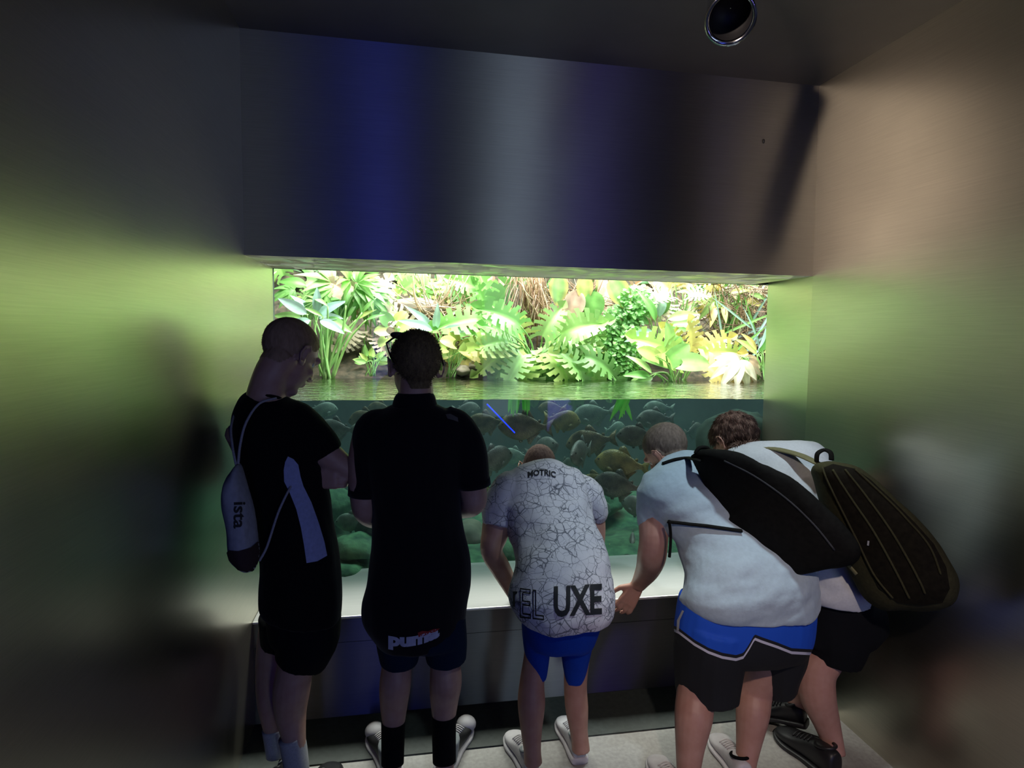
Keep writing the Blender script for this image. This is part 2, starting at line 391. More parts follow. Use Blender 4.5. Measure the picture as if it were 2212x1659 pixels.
def bankfn(x, s):
    if s < .15: y = YB + .30 * s / .15; z = WATER - .10 + .20 * (s / .15)
    else: y = YB + .30 + 1.6 * (s - .15); z = WATER + .10 + 1.75 * (s - .15)
    d = .22 * noise.noise(V((x * 1.7, y * 1.7, z * 1.7))) + .06 * noise.noise(V((x * 8, y * 8, z * 8)))
    y += .25 * noise.noise(V((x * 1.1, 3, 0))) * (1 if s < .2 else .5)
    return (x, y + d, z + d * .4 * min(1, s * 6))
bank = mk('planted_bank', heightfield(bankfn, TX0, TX1, 0, 1, 160, 60), 'soil'); tag(bank, 'dark soil bank rising behind the water under the plants', 'soil', kind='stuff')
def underfn(x, s):
    z = .44 + (WATER - .02 - .44) * s ** 1.3; y = YB + .12 - .35 * (1 - s) ** 2
    d = .16 * noise.noise(V((x * 2.1, z * 2.5, 7))) + .04 * noise.noise(V((x * 9, z * 9, 2)))
    return (x, y + d, z)
tag(mk('submerged_bank', heightfield(underfn, TX0, TX1, 0, 1, 120, 36), 'uwall'), 'dark submerged bank behind the fish', 'bank', kind='stuff')
def bedfn(x, s):
    y = YW + .062 + (YB - YW) * s; z = .455 + .10 * s + .08 * noise.noise(V((x * 2.4, y * 2.4, 1))) * min(1, s * 5 + .2) + .02 * noise.noise(V((x * 11, y * 11, 4)))
    return (x, y, max(z, .43))
tag(mk('tank_bed', heightfield(bedfn, TX0, TX1, 0, 1, 160, 40), 'algae'), 'algae covered bed of the tank under the fish', 'tank bed', kind='stuff')
struct('wall_tank_left', box(TX0 - .3, TX0 - .1, YW + .062, 7.1, .3, 4.3), 'uwall')
struct('wall_tank_right', box(TX1 + .1, TX1 + .3, YW + .062, 7.1, .3, 4.3), 'uwall')
struct('wall_tank_back', box(TX0 - .1, TX1 + .1, 7.0, 7.1, .3, 4.3), 'uwall')
struct('wall_tank_front', join([box(TX0, TX1, YW + .031, YW + .06, ZH, 4.3), box(TX0, XL, YW + .031, YW + .06, .3, ZH), box(2.02, TX1, YW + .031, YW + .06, .3, ZH)]), 'uwall')

# ------------------------------------------------------------------ planting
def leafmat(name, trans=.35):
    m, nt, b = newmat(name)
    at = N(nt, 'ShaderNodeAttribute', attribute_name='tint')
    tc = N(nt, 'ShaderNodeTexCoord'); no = N(nt, 'ShaderNodeTexNoise', Scale=14.0, Detail=3.0); L(nt, tc.outputs['Object'], no.inputs['Vector'])
    hs = N(nt, 'ShaderNodeHueSaturation'); mr = N(nt, 'ShaderNodeMapRange'); mr.inputs['To Min'].default_value = .6; mr.inputs['To Max'].default_value = 1.3
    L(nt, no.outputs['Fac'], mr.inputs['Value']); L(nt, mr.outputs[0], hs.inputs['Value']); L(nt, at.outputs['Color'], hs.inputs['Color'])
    L(nt, hs.outputs[0], b.inputs['Base Color']); b.inputs['Roughness'].default_value = .38; b.inputs['Specular IOR Level'].default_value = .6
    tl = N(nt, 'ShaderNodeBsdfTranslucent'); L(nt, hs.outputs[0], tl.inputs[0]); mx = N(nt, 'ShaderNodeMixShader'); mx.inputs[0].default_value = trans
    L(nt, b.outputs[0], mx.inputs[1]); L(nt, tl.outputs[0], mx.inputs[2]); L(nt, mx.outputs[0], nt.nodes['Material Output'].inputs[0]); return m
M['leaf'] = leafmat('leaf')
GR, LG, YG, YE, TA, BG, DG, PK, BR = (.20, .46, .12), (.36, .64, .22), (.54, .70, .22), (.80, .68, .26), (.78, .64, .50), (.40, .60, .54), (.05, .17, .05), (.60, .42, .34), (.34, .22, .13)
def leafgrid(kind, Ln, Wd, droop=.35, fold=.25, col=GR, edge=None, curl=0.0, wave=0.0):
    nu, ns = (27, 6) if kind == 'mon' else (12, 2)
    v = []; f = []; c = []
    ss = np.linspace(-1, 1, ns * 2 + 1)
    for i in range(nu + 1):
        u = i / nu
        if kind == 'mon': wd = Wd * (math.sin(PI * min(1, (u * .82 + .18))) ** .65) * .62
        elif kind == 'ovate': wd = Wd * .5 * math.sin(PI * u ** .75) ** .8
        elif kind == 'heart': wd = Wd * .55 * max(0, math.sin(PI * (u * .8 + .2))) ** .6
        elif kind == 'strap': wd = Wd * .5 * min(1, u * 6 + .3) * (1 - u ** 3)
        else: wd = Wd * .5 * math.sin(PI * u ** .8) ** .9
        for s in ss:
            a = abs(s)
            back = (.30 * Ln * a ** 2 * (1 - u) ** 2) if kind in ('mon', 'heart') else 0
            if kind == 'mon': back -= .22 * Ln * a * u
            y = Ln * u - back; x = s * wd
            z = -droop * Ln * u * u + fold * abs(x) - curl * x * x / max(Wd, .01) * 2 + wave * Ln * .05 * math.sin(u * 17 + s * 2)
            v.append(V((x, y, z)))
            e = edge if (edge and (a > .72 or u > .88)) else col
            k = 1.35 if a < .05 else 1.0
            c.append(tuple(min(1, q * k) for q in e))
    n = ns * 2 + 1
    for i in range(nu):
        for j in range(n - 1):
            sa = abs(ss[j] + ss[j + 1]) / 2
            if kind == 'mon' and (i % 4 == 3 and sa > .28 or i % 4 == 2 and sa > .62) and i < nu - 1: continue
            a = i * n + j; f.append((a, a + 1, a + n + 1, a + n))
    return v, f, c
def orient(base, d, nrm):
    d = V(d).normalized(); nrm = V(nrm); nrm = (nrm - d * nrm.dot(d)).normalized(); x = d.cross(nrm)
    return Matrix(((x.x, d.x, nrm.x, base[0]), (x.y, d.y, nrm.y, base[1]), (x.z, d.z, nrm.z, base[2]), (0, 0, 0, 1)))
class Leaves:
    def __init__(s): s.v = []; s.f = []; s.c = []
    def add(s, vfc, Mx=None):
        n = len(s.v); s.v += [Mx @ p for p in vfc[0]] if Mx else vfc[0]; s.f += [tuple(i + n for i in q) for q in vfc[1]]
        s.c += vfc[2] if isinstance(vfc[2], list) else [vfc[2]] * len(vfc[0])
    def build(s, name, parent):
        o = mk(name, (s.v, s.f), 'leaf', parent)
        at = o.data.color_attributes.new('tint', 'FLOAT_COLOR', 'POINT')
        at.data.foreach_set('color', np.column_stack([np.array(s.c), np.ones(len(s.c))]).ravel()); return o
TOCAM = V((-.1, -1, .35))
def jit(c, a=.15):
    k = 1 + random.uniform(-a, a); return tuple(min(1, max(0, q * k * (1 + random.uniform(-a, a) * .5))) for q in c)
def plant(name, label, cat, crown, root, Y, n, kind, size, asp, pal, spread=(60, 40), droop=(.2, .6), edge=None, group=None, arc=(0, 360), stem_r=.006, stemcol=LG, face=.8, explicit=None, yr=.12, wave=.0):
    Rp = W(*root, Y); Rp.z = max(Rp.z, WATER - .18) if Rp.z < WATER + .1 else Rp.z
    E_ = empty(name, Rp, label, cat, group)
    lv = Leaves(); st = Leaves()
    items = explicit or []
    if not items:
        for i in range(n):
            ang = math.radians(random.uniform(*arc)) if n < 4 else math.radians(arc[0] + (arc[1] - arc[0]) * (i + random.random() * .8) / n)
            k = random.random() ** .5
            items.append((crown[0] + spread[0] * k * math.cos(ang), crown[1] - spread[1] * k * math.sin(ang), math.degrees(ang) , 1))
    for (px, py, ang, sc) in items:
        y = Y + random.uniform(-yr, yr); b = W(px, py, y); k = SC(px, py, y)
        a = math.radians(ang + random.uniform(-15, 15))
        d = V((math.cos(a), random.uniform(-.7, -.1), math.sin(a) * .8 + random.uniform(-.25, .1)))
        nr = V((random.uniform(-.35, .35), -face, 1.15 - face + random.uniform(-.2, .3)))
        Ls = size * k * sc * random.uniform(.8, 1.15); c = jit(random.choice(pal)); e = edge if (edge and random.random() < .8) else None
        Mx = orient(b, d, nr)
        if kind == 'palm7':
            m_ = 7
            for q in range(m_):
                t = (q / (m_ - 1) - .5) * 2.6
                dd_ = (Mx.to_3x3() @ V((math.sin(t), math.cos(t), 0)))
                lv.add(leafgrid('lance', Ls * (1 - .25 * abs(t) / 1.3), Ls * asp, random.uniform(*droop), .25, jit(c, .1), e), orient(b, dd_, nr))
        elif kind == 'frond':
            m_ = 15; ax = Mx.to_3x3()
            for q in range(m_):
                u = (q + 1) / m_; p = b + ax @ V((0, Ls * u, -.4 * Ls * u * u))
                for sd in (-1, 1):
                    lv.add(leafgrid('lance', Ls * .42 * (1 - .7 * u), Ls * .06, .3, .2, c), orient(p, ax @ V((sd, .7, 0)), nr))
            st.add((*tube([b, b + ax @ V((0, Ls * .5, -.1 * Ls)), b + ax @ V((0, Ls, -.4 * Ls))], .003, 5, 3), stemcol))
        else:
            lv.add(leafgrid(kind, Ls, Ls * asp, random.uniform(*droop), .25, c, e, 0, wave), Mx)
        r0 = Rp + V((random.uniform(-.04, .04), random.uniform(-.04, .04), 0)); mid = (r0 + b) / 2 + V((random.uniform(-.04, .04), 0, .06))
        st.add((*tube([r0, mid, b], [stem_r, stem_r * .8, stem_r * .5], 6, 4), jit(stemcol)))
    lv.build('foliage', E_); st.build('stems', E_)
    return E_
YP = 4.12
G1 = 'plants growing over the water'
# left part
plant('umbrella_shrub', 'tall shrub with long drooping light green leaves, top left of the tank window', 'shrub', (745, 628), (715, 812), 4.25, 13, 'palm7', 62, .26, [LG, LG, YG, GR], (120, 30), (.4, .9), arc=(0, 360), stem_r=.009, face=.6)
plant('blue_leaved_plant', 'blue-green broad leaved plant just above the first person\'s cropped head', 'plant', (680, 690), (700, 812), 4.05, 9, 'ovate', 62, .38, [BG, BG, LG], (28, 20), (.2, .5), arc=(-30, 210))
plant('arum_stalks', 'clump of tall bare green stalks rising from the water beside the first head', 'plant', (745, 700), (708, 822), 4.05, 9, 'lance', 46, .22, [LG, GR, YG], (80, 45), (.3, .7), arc=(10, 170), stem_r=.012)
plant('withered_monstera', 'withered pale cut-leaved plant between the two standing heads', 'plant', (800, 690), (790, 780), 4.3, 8, 'mon', 60, .8, [TA, TA, PK], (38, 55), (.3, .8))
plant('small_bog_plant', 'small bright green bog plant at the waterline left of the second head', 'plant', (800, 785), (800, 812), 4.05, 16, 'ovate', 22, .5, [LG, YG], (30, 16), (.2, .5), arc=(0, 180), stem_r=.003)
plant('heart_vine', 'yellow-green heart leaved vine behind the second standing head', 'vine', (848, 715), (850, 770), 4.15, 7, 'heart', 26, .95, [YG, LG], (22, 28), (.1, .3), stem_r=.003)
plant('hanging_monstera', 'cut-leaved climber hanging from the top edge above the second head', 'climber', (935, 600), (925, 585), 4.5, 9, 'mon', 55, .9, [LG, YG, GR], (48, 22), (.3, .6), arc=(180, 360), edge=YG)
plant('spear_leaved_plant', 'spear leaved plant immediately right of the second standing head', 'plant', (940, 715), (945, 800), 4.1, 9, 'lance', 62, .3, [GR, LG, BG], (26, 16), (.3, .7), arc=(-20, 200))
plant('yellow_lily_plant', 'yellowing heart leaved plant above the water between second and third heads', 'plant', (995, 755), (975, 815), 4.05, 12, 'heart', 30, .9, [YG, YE, YG], (40, 26), (.1, .4), edge=YE, stem_r=.004)
plant('split_leaf_monstera', 'dark split-leaf plant left of the pale tree trunk', 'plant', (1060, 690), (1068, 770), 4.2, 4, 'mon', 92, .62, [GR, GR], None or (16, 22), (.3, .5), arc=(40, 200))
plant('upper_split_leaf', 'large yellow-tipped split leaf plant at the top beside the pale trunk', 'plant', (1045, 622), (1085, 680), 4.35, 4, 'mon', 72, .7, [LG, YG], (20, 12), (.3, .5), arc=(100, 220), edge=YE)
# middle
plant('bright_monstera', 'big bright green cut-leaved plant hanging to the water in the window\'s centre', 'plant', (1160, 742), (1160, 815), 4.0, 34, 'mon', 74, .72, [YG, LG, LG, GR], (84, 46), (.4, .9), arc=(110, 430), stem_r=.009)
plant('glossy_monstera', 'glossy cut-leaved plant dipping into the water right of the centre', 'plant', (1240, 765), (1235, 815), 4.0, 7, 'mon', 78, .6, [LG, GR], (28, 20), (.6, .9), arc=(200, 350), stem_r=.008)
plant('orange_leaf_plant', 'small plant with orange and yellow leaves above the centre', 'plant', (1195, 690), (1190, 735), 4.2, 7, 'ovate', 30, .55, [YE, (.85, .45, .08), YG], (20, 8), (.2, .5))
for (lb, px, py, ln, ang, c, e) in (('broad yellow-edged banana leaf hanging at the top, left of the brown leaf', 1208, 592, 70, -93, LG, YE),
        ('narrow yellow and green banana leaf hanging at the top centre', 1262, 594, 62, -88, YG, YE),
        ('withered brown banana leaf hanging limp over the centre', 1250, 626, 78, -108, PK, TA),
        ('dark green pointed banana leaf hanging below the yellow one', 1288, 628, 76, -100, GR, None),
        ('wide yellow banana leaf drooping right of the top centre', 1318, 600, 84, -55, LG, YE)):
    b0 = W(px, py, 4.05); k = SC(px, py, 4.05); E_ = empty('banana_leaf', b0, lb, 'leaf', 'hanging banana leaves')
    lf = Leaves(); a = math.radians(ang); lf.add(leafgrid('ovate', ln * k, ln * k * .62, .12, .12, c, e, 0, .15), orient(b0, (math.cos(a), -.1, math.sin(a)), (0, -1, .15))); lf.build('blade', E_)
    sf = Leaves(); sf.add((*tube([b0, b0 + V((.03, .05, .25)), b0 + V((.08, .2, .65))], .008, 6, 4), YG)); sf.build('petiole', E_)
# feathery fern mass
def fernmass(name, label, pts, Y, n, size, pal):
    c0 = W(*pts[0], Y); E_ = empty(name, c0, label, 'fern'); lf = Leaves(); st = Leaves()
    for i in range(n):
        q = random.choice(pts); a = random.uniform(0, 2 * PI); k = random.random() ** .5
        p = W(q[0] + 42 * k * math.cos(a), q[1] + 34 * k * math.sin(a), Y + random.uniform(-.12, .12)); Ls = size * SC(*q, Y) * random.uniform(.7, 1.3)
        lf.add(leafgrid('heart', Ls, Ls, .1, .1, jit(random.choice(pal))), orient(p, (random.uniform(-1, 1), -.4, random.uniform(-1, .4)), (random.uniform(-.4, .4), -.8, .5)))
        if i % 30 == 0: st.add((*tube([c0 + V((0, .1, -.2)), (c0 + p) / 2 + V((0, .1, .05)), p], .003, 5, 3), BR))
    lf.build('fronds', E_); st.build('stems', E_)
fernmass('maidenhair_fern', 'dense feathery light green fern right of the centre', [(1345, 690), (1320, 740), (1350, 770), (1375, 650), (1330, 800)], 4.15, 3400, 7, [(.30, .62, .22), (.36, .68, .26), (.22, .5, .16)])
# right part
plant('pale_leaved_shrub', 'pale yellow and white leaved shrub at the top right of the window', 'shrub', (1465, 640), (1470, 720), 4.3, 20, 'mon', 50, .7, [TA, YE, YG, (.8, .75, .55)], (70, 45), (.2, .6), edge=TA)
plant('lance_leaf_plant', 'light green lance leaved plant right of the feathery fern', 'plant', (1420, 715), (1430, 790), 4.1, 12, 'lance', 58, .36, [LG, BG, GR], (34, 40), (.2, .6), arc=(-20, 220))
plant('yellow_green_monstera', 'yellow-green cut-leaved plant over the water above the fourth head', 'plant', (1490, 775), (1465, 830), 4.0, 7, 'mon', 84, .72, [YG, YE, YG], (46, 18), (.3, .6), arc=(-40, 180), edge=YE)
plant('heart_leaf_plant', 'bright green heart leaved water plant standing at the waterline on the right', 'plant', (1445, 785), (1450, 838), 3.9, 8, 'heart', 50, .7, [YG, GR, LG], (40, 34), (.1, .5), arc=(0, 180), stem_r=.006)
plant('arrow_leaf_plant', 'arrow shaped leaves lying over the water right of centre', 'plant', (1420, 812), (1450, 838), 3.9, 5, 'lance', 62, .3, [LG, GR], (24, 10), (.3, .6), arc=(130, 230))
plant('speckled_shrub', 'red and yellow speckled shrub along the top right edge', 'shrub', (1440, 600), (1440, 625), 4.5, 18, 'strap', 60, .1, [YG, (.7, .2, .1), YE, LG], (60, 12), (.2, .7))
plant('green_tip_shrub', 'yellow-green narrow leaved shrub near the right corner of the window', 'shrub', (1560, 640), (1570, 720), 4.3, 22, 'lance', 46, .3, [YG, LG, YE, GR], (62, 44), (.2, .6))
plant('dead_monstera', 'pale dead hand-shaped leaf plant at the waterline by the right wall', 'plant', (1605, 775), (1620, 800), 3.8, 6, 'palm7', 62, .34, [(.80, .66, .50), TA, (.85, .78, .62)], (10, 8), (.4, .8), arc=(190, 330))
plant('yellow_tipped_plant', 'green upright plant with one yellow leaf touching the right wall edge', 'plant', (1640, 770), (1645, 820), 3.85, 7, 'lance', 60, .3, [GR, BG, YE, YG], (14, 20), (.1, .4), arc=(30, 150))
# reeds on the far right
E_ = empty('reeds', W(1600, 800, 4.2), 'long green reeds leaning across dry twigs at the right edge', 'reeds'); lf = Leaves()
for i in range(34):
    p = W(random.uniform(1560, 1690), random.uniform(700, 820), 4.15 + random.uniform(-.1, .2)); a = math.radians(random.uniform(15, 165)); k = SC(1600, 700, 4.2)
    lf.add(leafgrid('strap', random.uniform(90, 190) * k, 6 * k, random.uniform(.05, .4), .2, jit(random.choice([GR, BG, YG, TA]))), orient(p, (math.cos(a), -.15, math.sin(a)), (0, -1, .3)))
lf.build('blades', E_)
def twigs(name, label, cat, cx, cy, wx, wy, Y, n, r, cols, vert=False, kind='stuff', ln=90):
    lf = Leaves(); k = SC(cx, cy, Y)
    for i in range(n):
        px, py = cx + random.uniform(-wx, wx), cy + random.uniform(-wy, wy); p = W(px, py, Y + random.uniform(-.15, .15))
        a = math.radians(random.gauss(-90, 14) if vert else random.uniform(0, 360)); d = V((math.cos(a), random.uniform(-.2, .2), math.sin(a))) * ln * k * random.uniform(.5, 1.2)
        lf.add((*tube([p, p + d * .5 + V((random.uniform(-.05, .05), -.03, random.uniform(-.04, .04))), p + d], r * random.uniform(.6, 1.3), 4, 3), jit(random.choice(cols))))
    o = lf.build(name, None); tag(o, label, cat, kind=kind); return o
twigs('dry_twigs', 'tangle of dry brown twigs on the far right of the bank', 'twigs', 1605, 690, 75, 90, 4.35, 420, .0035, [BR, TA, (.5, .36, .24), (.2, .12, .08)])
twigs('hanging_roots', 'curtain of straw coloured roots hanging beside the pale trunk', 'roots', 1138, 610, 34, 40, 4.2, 380, .0035, [TA, (.62, .45, .28), (.45, .30, .18)], True)
twigs('leaf_litter', 'pale dry litter heaped right of the rock ledge', 'litter', 965, 700, 62, 44, 4.35, 420, .004, [TA, (.75, .62, .42), (.55, .40, .26)])
twigs('root_litter', 'dry brown roots heaped behind the hanging banana leaves', 'roots', 1262, 690, 44, 60, 4.4, 260, .004, [TA, BR, (.45, .30, .20)])
# trunk, rocks
tk = mk('tree_trunk', tube([W(1104, 790, 4.35), W(1100, 700, 4.33), W(1094, 620, 4.33), W(1098, 540, 4.4)], [.10, .075, .07, .075], 18, 6), 'bark'); tag(tk, 'pale ribbed tree trunk beside the curtain of hanging roots', 'tree trunk')
tk = mk('tree_trunk', tube([W(1302, 760, 4.4), W(1308, 690, 4.42), W(1300, 620, 4.45), W(1290, 560, 4.5)], [.10, .08, .06, .06], 18, 6), 'bark'); tag(tk, 'pale leaning trunk behind the widest yellow banana leaf', 'tree trunk')
def rockmesh(c, r, seed, n=26, m=16, amp=.25):
    vf = ellipsoid((0, 0, 0), (1, 1, 1), None, n, m); out = []
    for p in vf[0]:
        q = p * (1 + amp * noise.noise(p * 1.3 + V((seed, 0, 0))) + amp * .3 * noise.noise(p * 4 + V((0, seed, 0)))); out.append(V((q.x * r[0], q.y * r[1], q.z * r[2])) + V(c))
    return out, vf[1]
for (nm, px, py, wpx, hpx, Y, lb, mt, amp) in (
        ('rock', 905, 664, 62, 20, 4.35, 'flat pale rock ledge above the second standing head', 'rock', .25), ('rock', 880, 700, 40, 28, 4.45, 'reddish upright stone under the rock ledge', 'rock', .25),
        ('rock', 1000, 800, 22, 12, 4.1, 'small stone at the waterline right of the second head', 'rock', .3), ('rock', 1030, 790, 26, 11, 4.1, 'pinkish stone at the waterline under the yellowing plant', 'rock', .3)):
    k = SC(px, py, Y); tag(mk(nm, rockmesh(W(px, py, Y), (wpx * k, .12, hpx * k), px * .37, amp=amp), mt), lb, 'rock')
# background thicket
lf = Leaves()
for i in range(900):
    px, py = random.uniform(560, 1720), random.uniform(560, 800); y = 4.55 + random.uniform(-.1, .25) + (800 - py) * .0016; k = SC(px, py, y)
    kd, asp = random.choice([('lance', .3), ('ovate', .5), ('heart', .9), ('mon', .8), ('strap', .08)]); a = random.uniform(0, 2 * PI)
    pal = [GR, LG, YG, DG, DG, DG, GR, TA, BR] if px < 1380 else [YG, TA, BR, BR, YE, GR, DG, DG]
    Ls = random.uniform(26, 52) * k
    lf.add(leafgrid(kd, Ls, Ls * asp, random.uniform(.2, .7), .25, jit(random.choice(pal))), orient(W(px, py, y), (math.cos(a), -.4, math.sin(a)), (random.uniform(-.5, .5), -.8, .5)))
o = lf.build('background_foliage', None); tag(o, 'mixed leaves filling the bank behind the named plants', 'foliage', kind='stuff')
# stems and roots under the surface
for (px, w_, ln, lb) in ((1110, 9, 55, 'green stalk hanging under the surface just right of the blue reflection'), (1135, 8, 48, 'second green stalk under the surface, right of the first one'), (1165, 14, 12, 'green leaf tip dipping under the surface at the centre'), (1345, 12, 70, 'tangled green roots under the surface above the fish cluster'), (1320, 4, 22, 'thin green leaf tip under the surface left of the green roots')):
    k = SC(px, 880, 3.0); lf = Leaves(); top = W(px, 880, 3.0); top.z = WATER - .003
    for q in range(6 if ln > 22 else 1):
        a = random.uniform(-.5, .5) * (1 if ln > 60 else .3); lf.add(leafgrid('strap', ln * k * random.uniform(.7, 1), w_ * k, .05, .1, jit((.25, .85, .10))), orient(top + V((random.uniform(-1, 1) * w_ * k, random.uniform(-.05, .05), 0)), (a, 0, -1), (0, -1, 0)))
    o = lf.build('water_plant', None); tag(o, lb, 'water plant', 'green stalks under the surface')
rd = mk('blue_reflection', tube([W(1052, 873, 2.78), W(1112, 935, 2.80)], .0034, 8, 2), 'cord'); tag(rd, 'thin blue light reflection on the glass slanting down from the waterline', 'reflection')  # glowing tube standing in for a light strip mirrored in the glass
m, nt, b = newmat('blue_reflection_glow'); b.inputs['Base Color'].default_value = (.0, .02, .6, 1); b.inputs['Emission Color'].default_value = (.01, .04, 1, 1); b.inputs['Emission Strength'].default_value = 1.6
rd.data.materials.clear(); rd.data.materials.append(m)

# ------------------------------------------------------------------ people
def headprims(Mh, s, hairline=None):
    P = []
    def e(c, r, rot=None):
        Mx = Mh @ Matrix.Translation(V(c) * s)
        if rot: Mx = Mx @ Euler([math.radians(a) for a in rot]).to_matrix().to_4x4()
        P.append(xf(ellipsoid((0, 0, 0), tuple(q * s for q in r)), Mx))
    def c_(a, ra, b_, rb): P.append(xf(capsule(V(a) * s, ra * s, V(b_) * s, rb * s), Mh))
    e((0, -.008, .028), (.074, .095, .084)); e((0, .035, -.035), (.060, .060, .078)); e((0, .02, -.06), (.055, .058, .045))
    e((0, .072, -.092), (.026, .022, .018)); e((0, .080, .030), (.052, .020, .016)); e((.036, .066, -.022), (.022, .022, .018)); e((-.036, .066, -.022), (.022, .022, .018))
    c_((0, .094, .018), .007, (0, .112, -.022), .012); e((.011, .103, -.026), (.009, .010, .008)); e((-.011, .103, -.026), (.009, .010, .008))
    e((0, .094, -.052), (.023, .010, .005)); e((0, .092, -.062), (.020, .010, .006))
    for sd in (1, -1):
        e((sd * .0775, -.002, -.008), (.006, .017, .028), (0, sd * 12, sd * -28))
        pts = [V((sd * .083, .014, -.022)), V((sd * .089, -.006, -.036)), V((sd * .094, -.020, -.012)), V((sd * .096, -.018, .014)), V((sd * .092, .000, .026)), V((sd * .084, .014, .012))]
        for i in range(len(pts) - 1): c_(pts[i], .0045, pts[i + 1], .0045)
        c_((sd * .08, .012, -.034), .006, (sd * .084, .002, -.036), .006)
    return P
def handprims(wr, d, nrm, s=1.0, curl=25, spread=6, side=1):
    """wr wrist, d finger direction, nrm back-of-hand normal, side: +1 thumb towards d x nrm"""
    d = V(d).normalized(); nrm = V(nrm); nrm = (nrm - d * nrm.dot(d)).normalized(); x = d.cross(nrm) * side
    P = []
    for i, (ox, L1) in enumerate(((.030, .072), (.010, .080), (-.010, .075), (-.029, .058))):
        k = wr + x * ox * s + d * .088 * s
        P.append(capsule(wr + x * ox * .6 * s + d * .012 * s, .015 * s, k, .0125 * s))
        a = math.radians(curl * .5); dirn = (d * math.cos(a) - nrm * math.sin(a) + x * math.radians((1.5 - i) * spread)).normalized(); p = k
        for seg, (fr, rr_) in enumerate(((.45, .0092), (.30, .0084), (.25, .0076))):
            q = p + dirn * L1 * fr * s; P.append(capsule(p, (rr_ + .0006) * s, q, rr_ * s)); p = q
            a += math.radians(curl * (1.1 if seg == 0 else .8)); dirn = (d * math.cos(a) - nrm * math.sin(a)).normalized()
    t0 = wr + x * .022 * s + d * .02 * s; t1 = t0 + (x * .8 + d * .7 - nrm * .3).normalized() * .045 * s; t2 = t1 + (x * .35 + d * .9 - nrm * .35).normalized() * .032 * s; t3 = t2 + (x * .1 + d - nrm * .4).normalized() * .026 * s
    P += [capsule(t0, .016 * s, t1, .0115 * s), capsule(t1, .0112 * s, t2, .0098 * s), capsule(t2, .0098 * s, t3, .0085 * s)]
    return P
def Rh(yaw, pitch, roll=0):
    return Matrix.Rotation(math.radians(-yaw), 4, 'Z') @ Matrix.Rotation(math.radians(-pitch), 4, 'X') @ Matrix.Rotation(math.radians(roll), 4, 'Y')
def limb(js, n=18, k=5, flat=1.0):
    """js: (px, py, Y, radius px)"""
    return tube([W(*j[:3]) for j in js], [j[3] * SC(*j[:3]) for j in js], n, k, flat)
def torso(rings, n=36, k=5, scale=1.0, tscale=1.0, power=.92):
    """rings: (xl, yl, xr, yr, Y, half depth in m[, Y difference])"""
    D = []
    for r in rings:
        dy = r[6] if len(r) > 6 else 0
        a = W(r[0], r[1], r[4] - dy); b = W(r[2], r[3], r[4] + dy); D.append([*a, *b, r[5]])
    D = catmull(D, k); Lf, Rt, th = D[:, :3], D[:, 3:6], D[:, 6]
    C = (Lf + Rt) / 2; A = np.array([unit(q) for q in (Rt - Lf)]); a = np.linalg.norm(Rt - Lf, axis=1) / 2
    T = np.gradient(C, axis=0); B = []
    for i in range(len(C)):
        t = unit(T[i]); B.append(unit(np.cross(A[i], t)))
    return ringmesh(C, A, np.array(B), a * scale, th * tscale, n, True, power)
def folds(o, amp, sc=(9, 9, 3), seed=0.0):
    me = o.data; n = len(me.vertices); co = np.empty(n * 3); me.vertices.foreach_get('co', co); co = co.reshape(-1, 3)
    nr = np.empty(n * 3); me.vertex_normals.foreach_get('vector', nr); nr = nr.reshape(-1, 3); h = np.empty(n)
    for i in range(n):
        p = co[i]; q = V((p[0] * sc[0] + p[2] * 3 + seed, p[1] * sc[1], p[2] * sc[2] - p[0] * 4))
        h[i] = amp * (noise.noise(q) + .5 * noise.noise(q * 2.3))
    me.vertices.foreach_set('co', (co + nr * h[:, None]).ravel()); me.update()
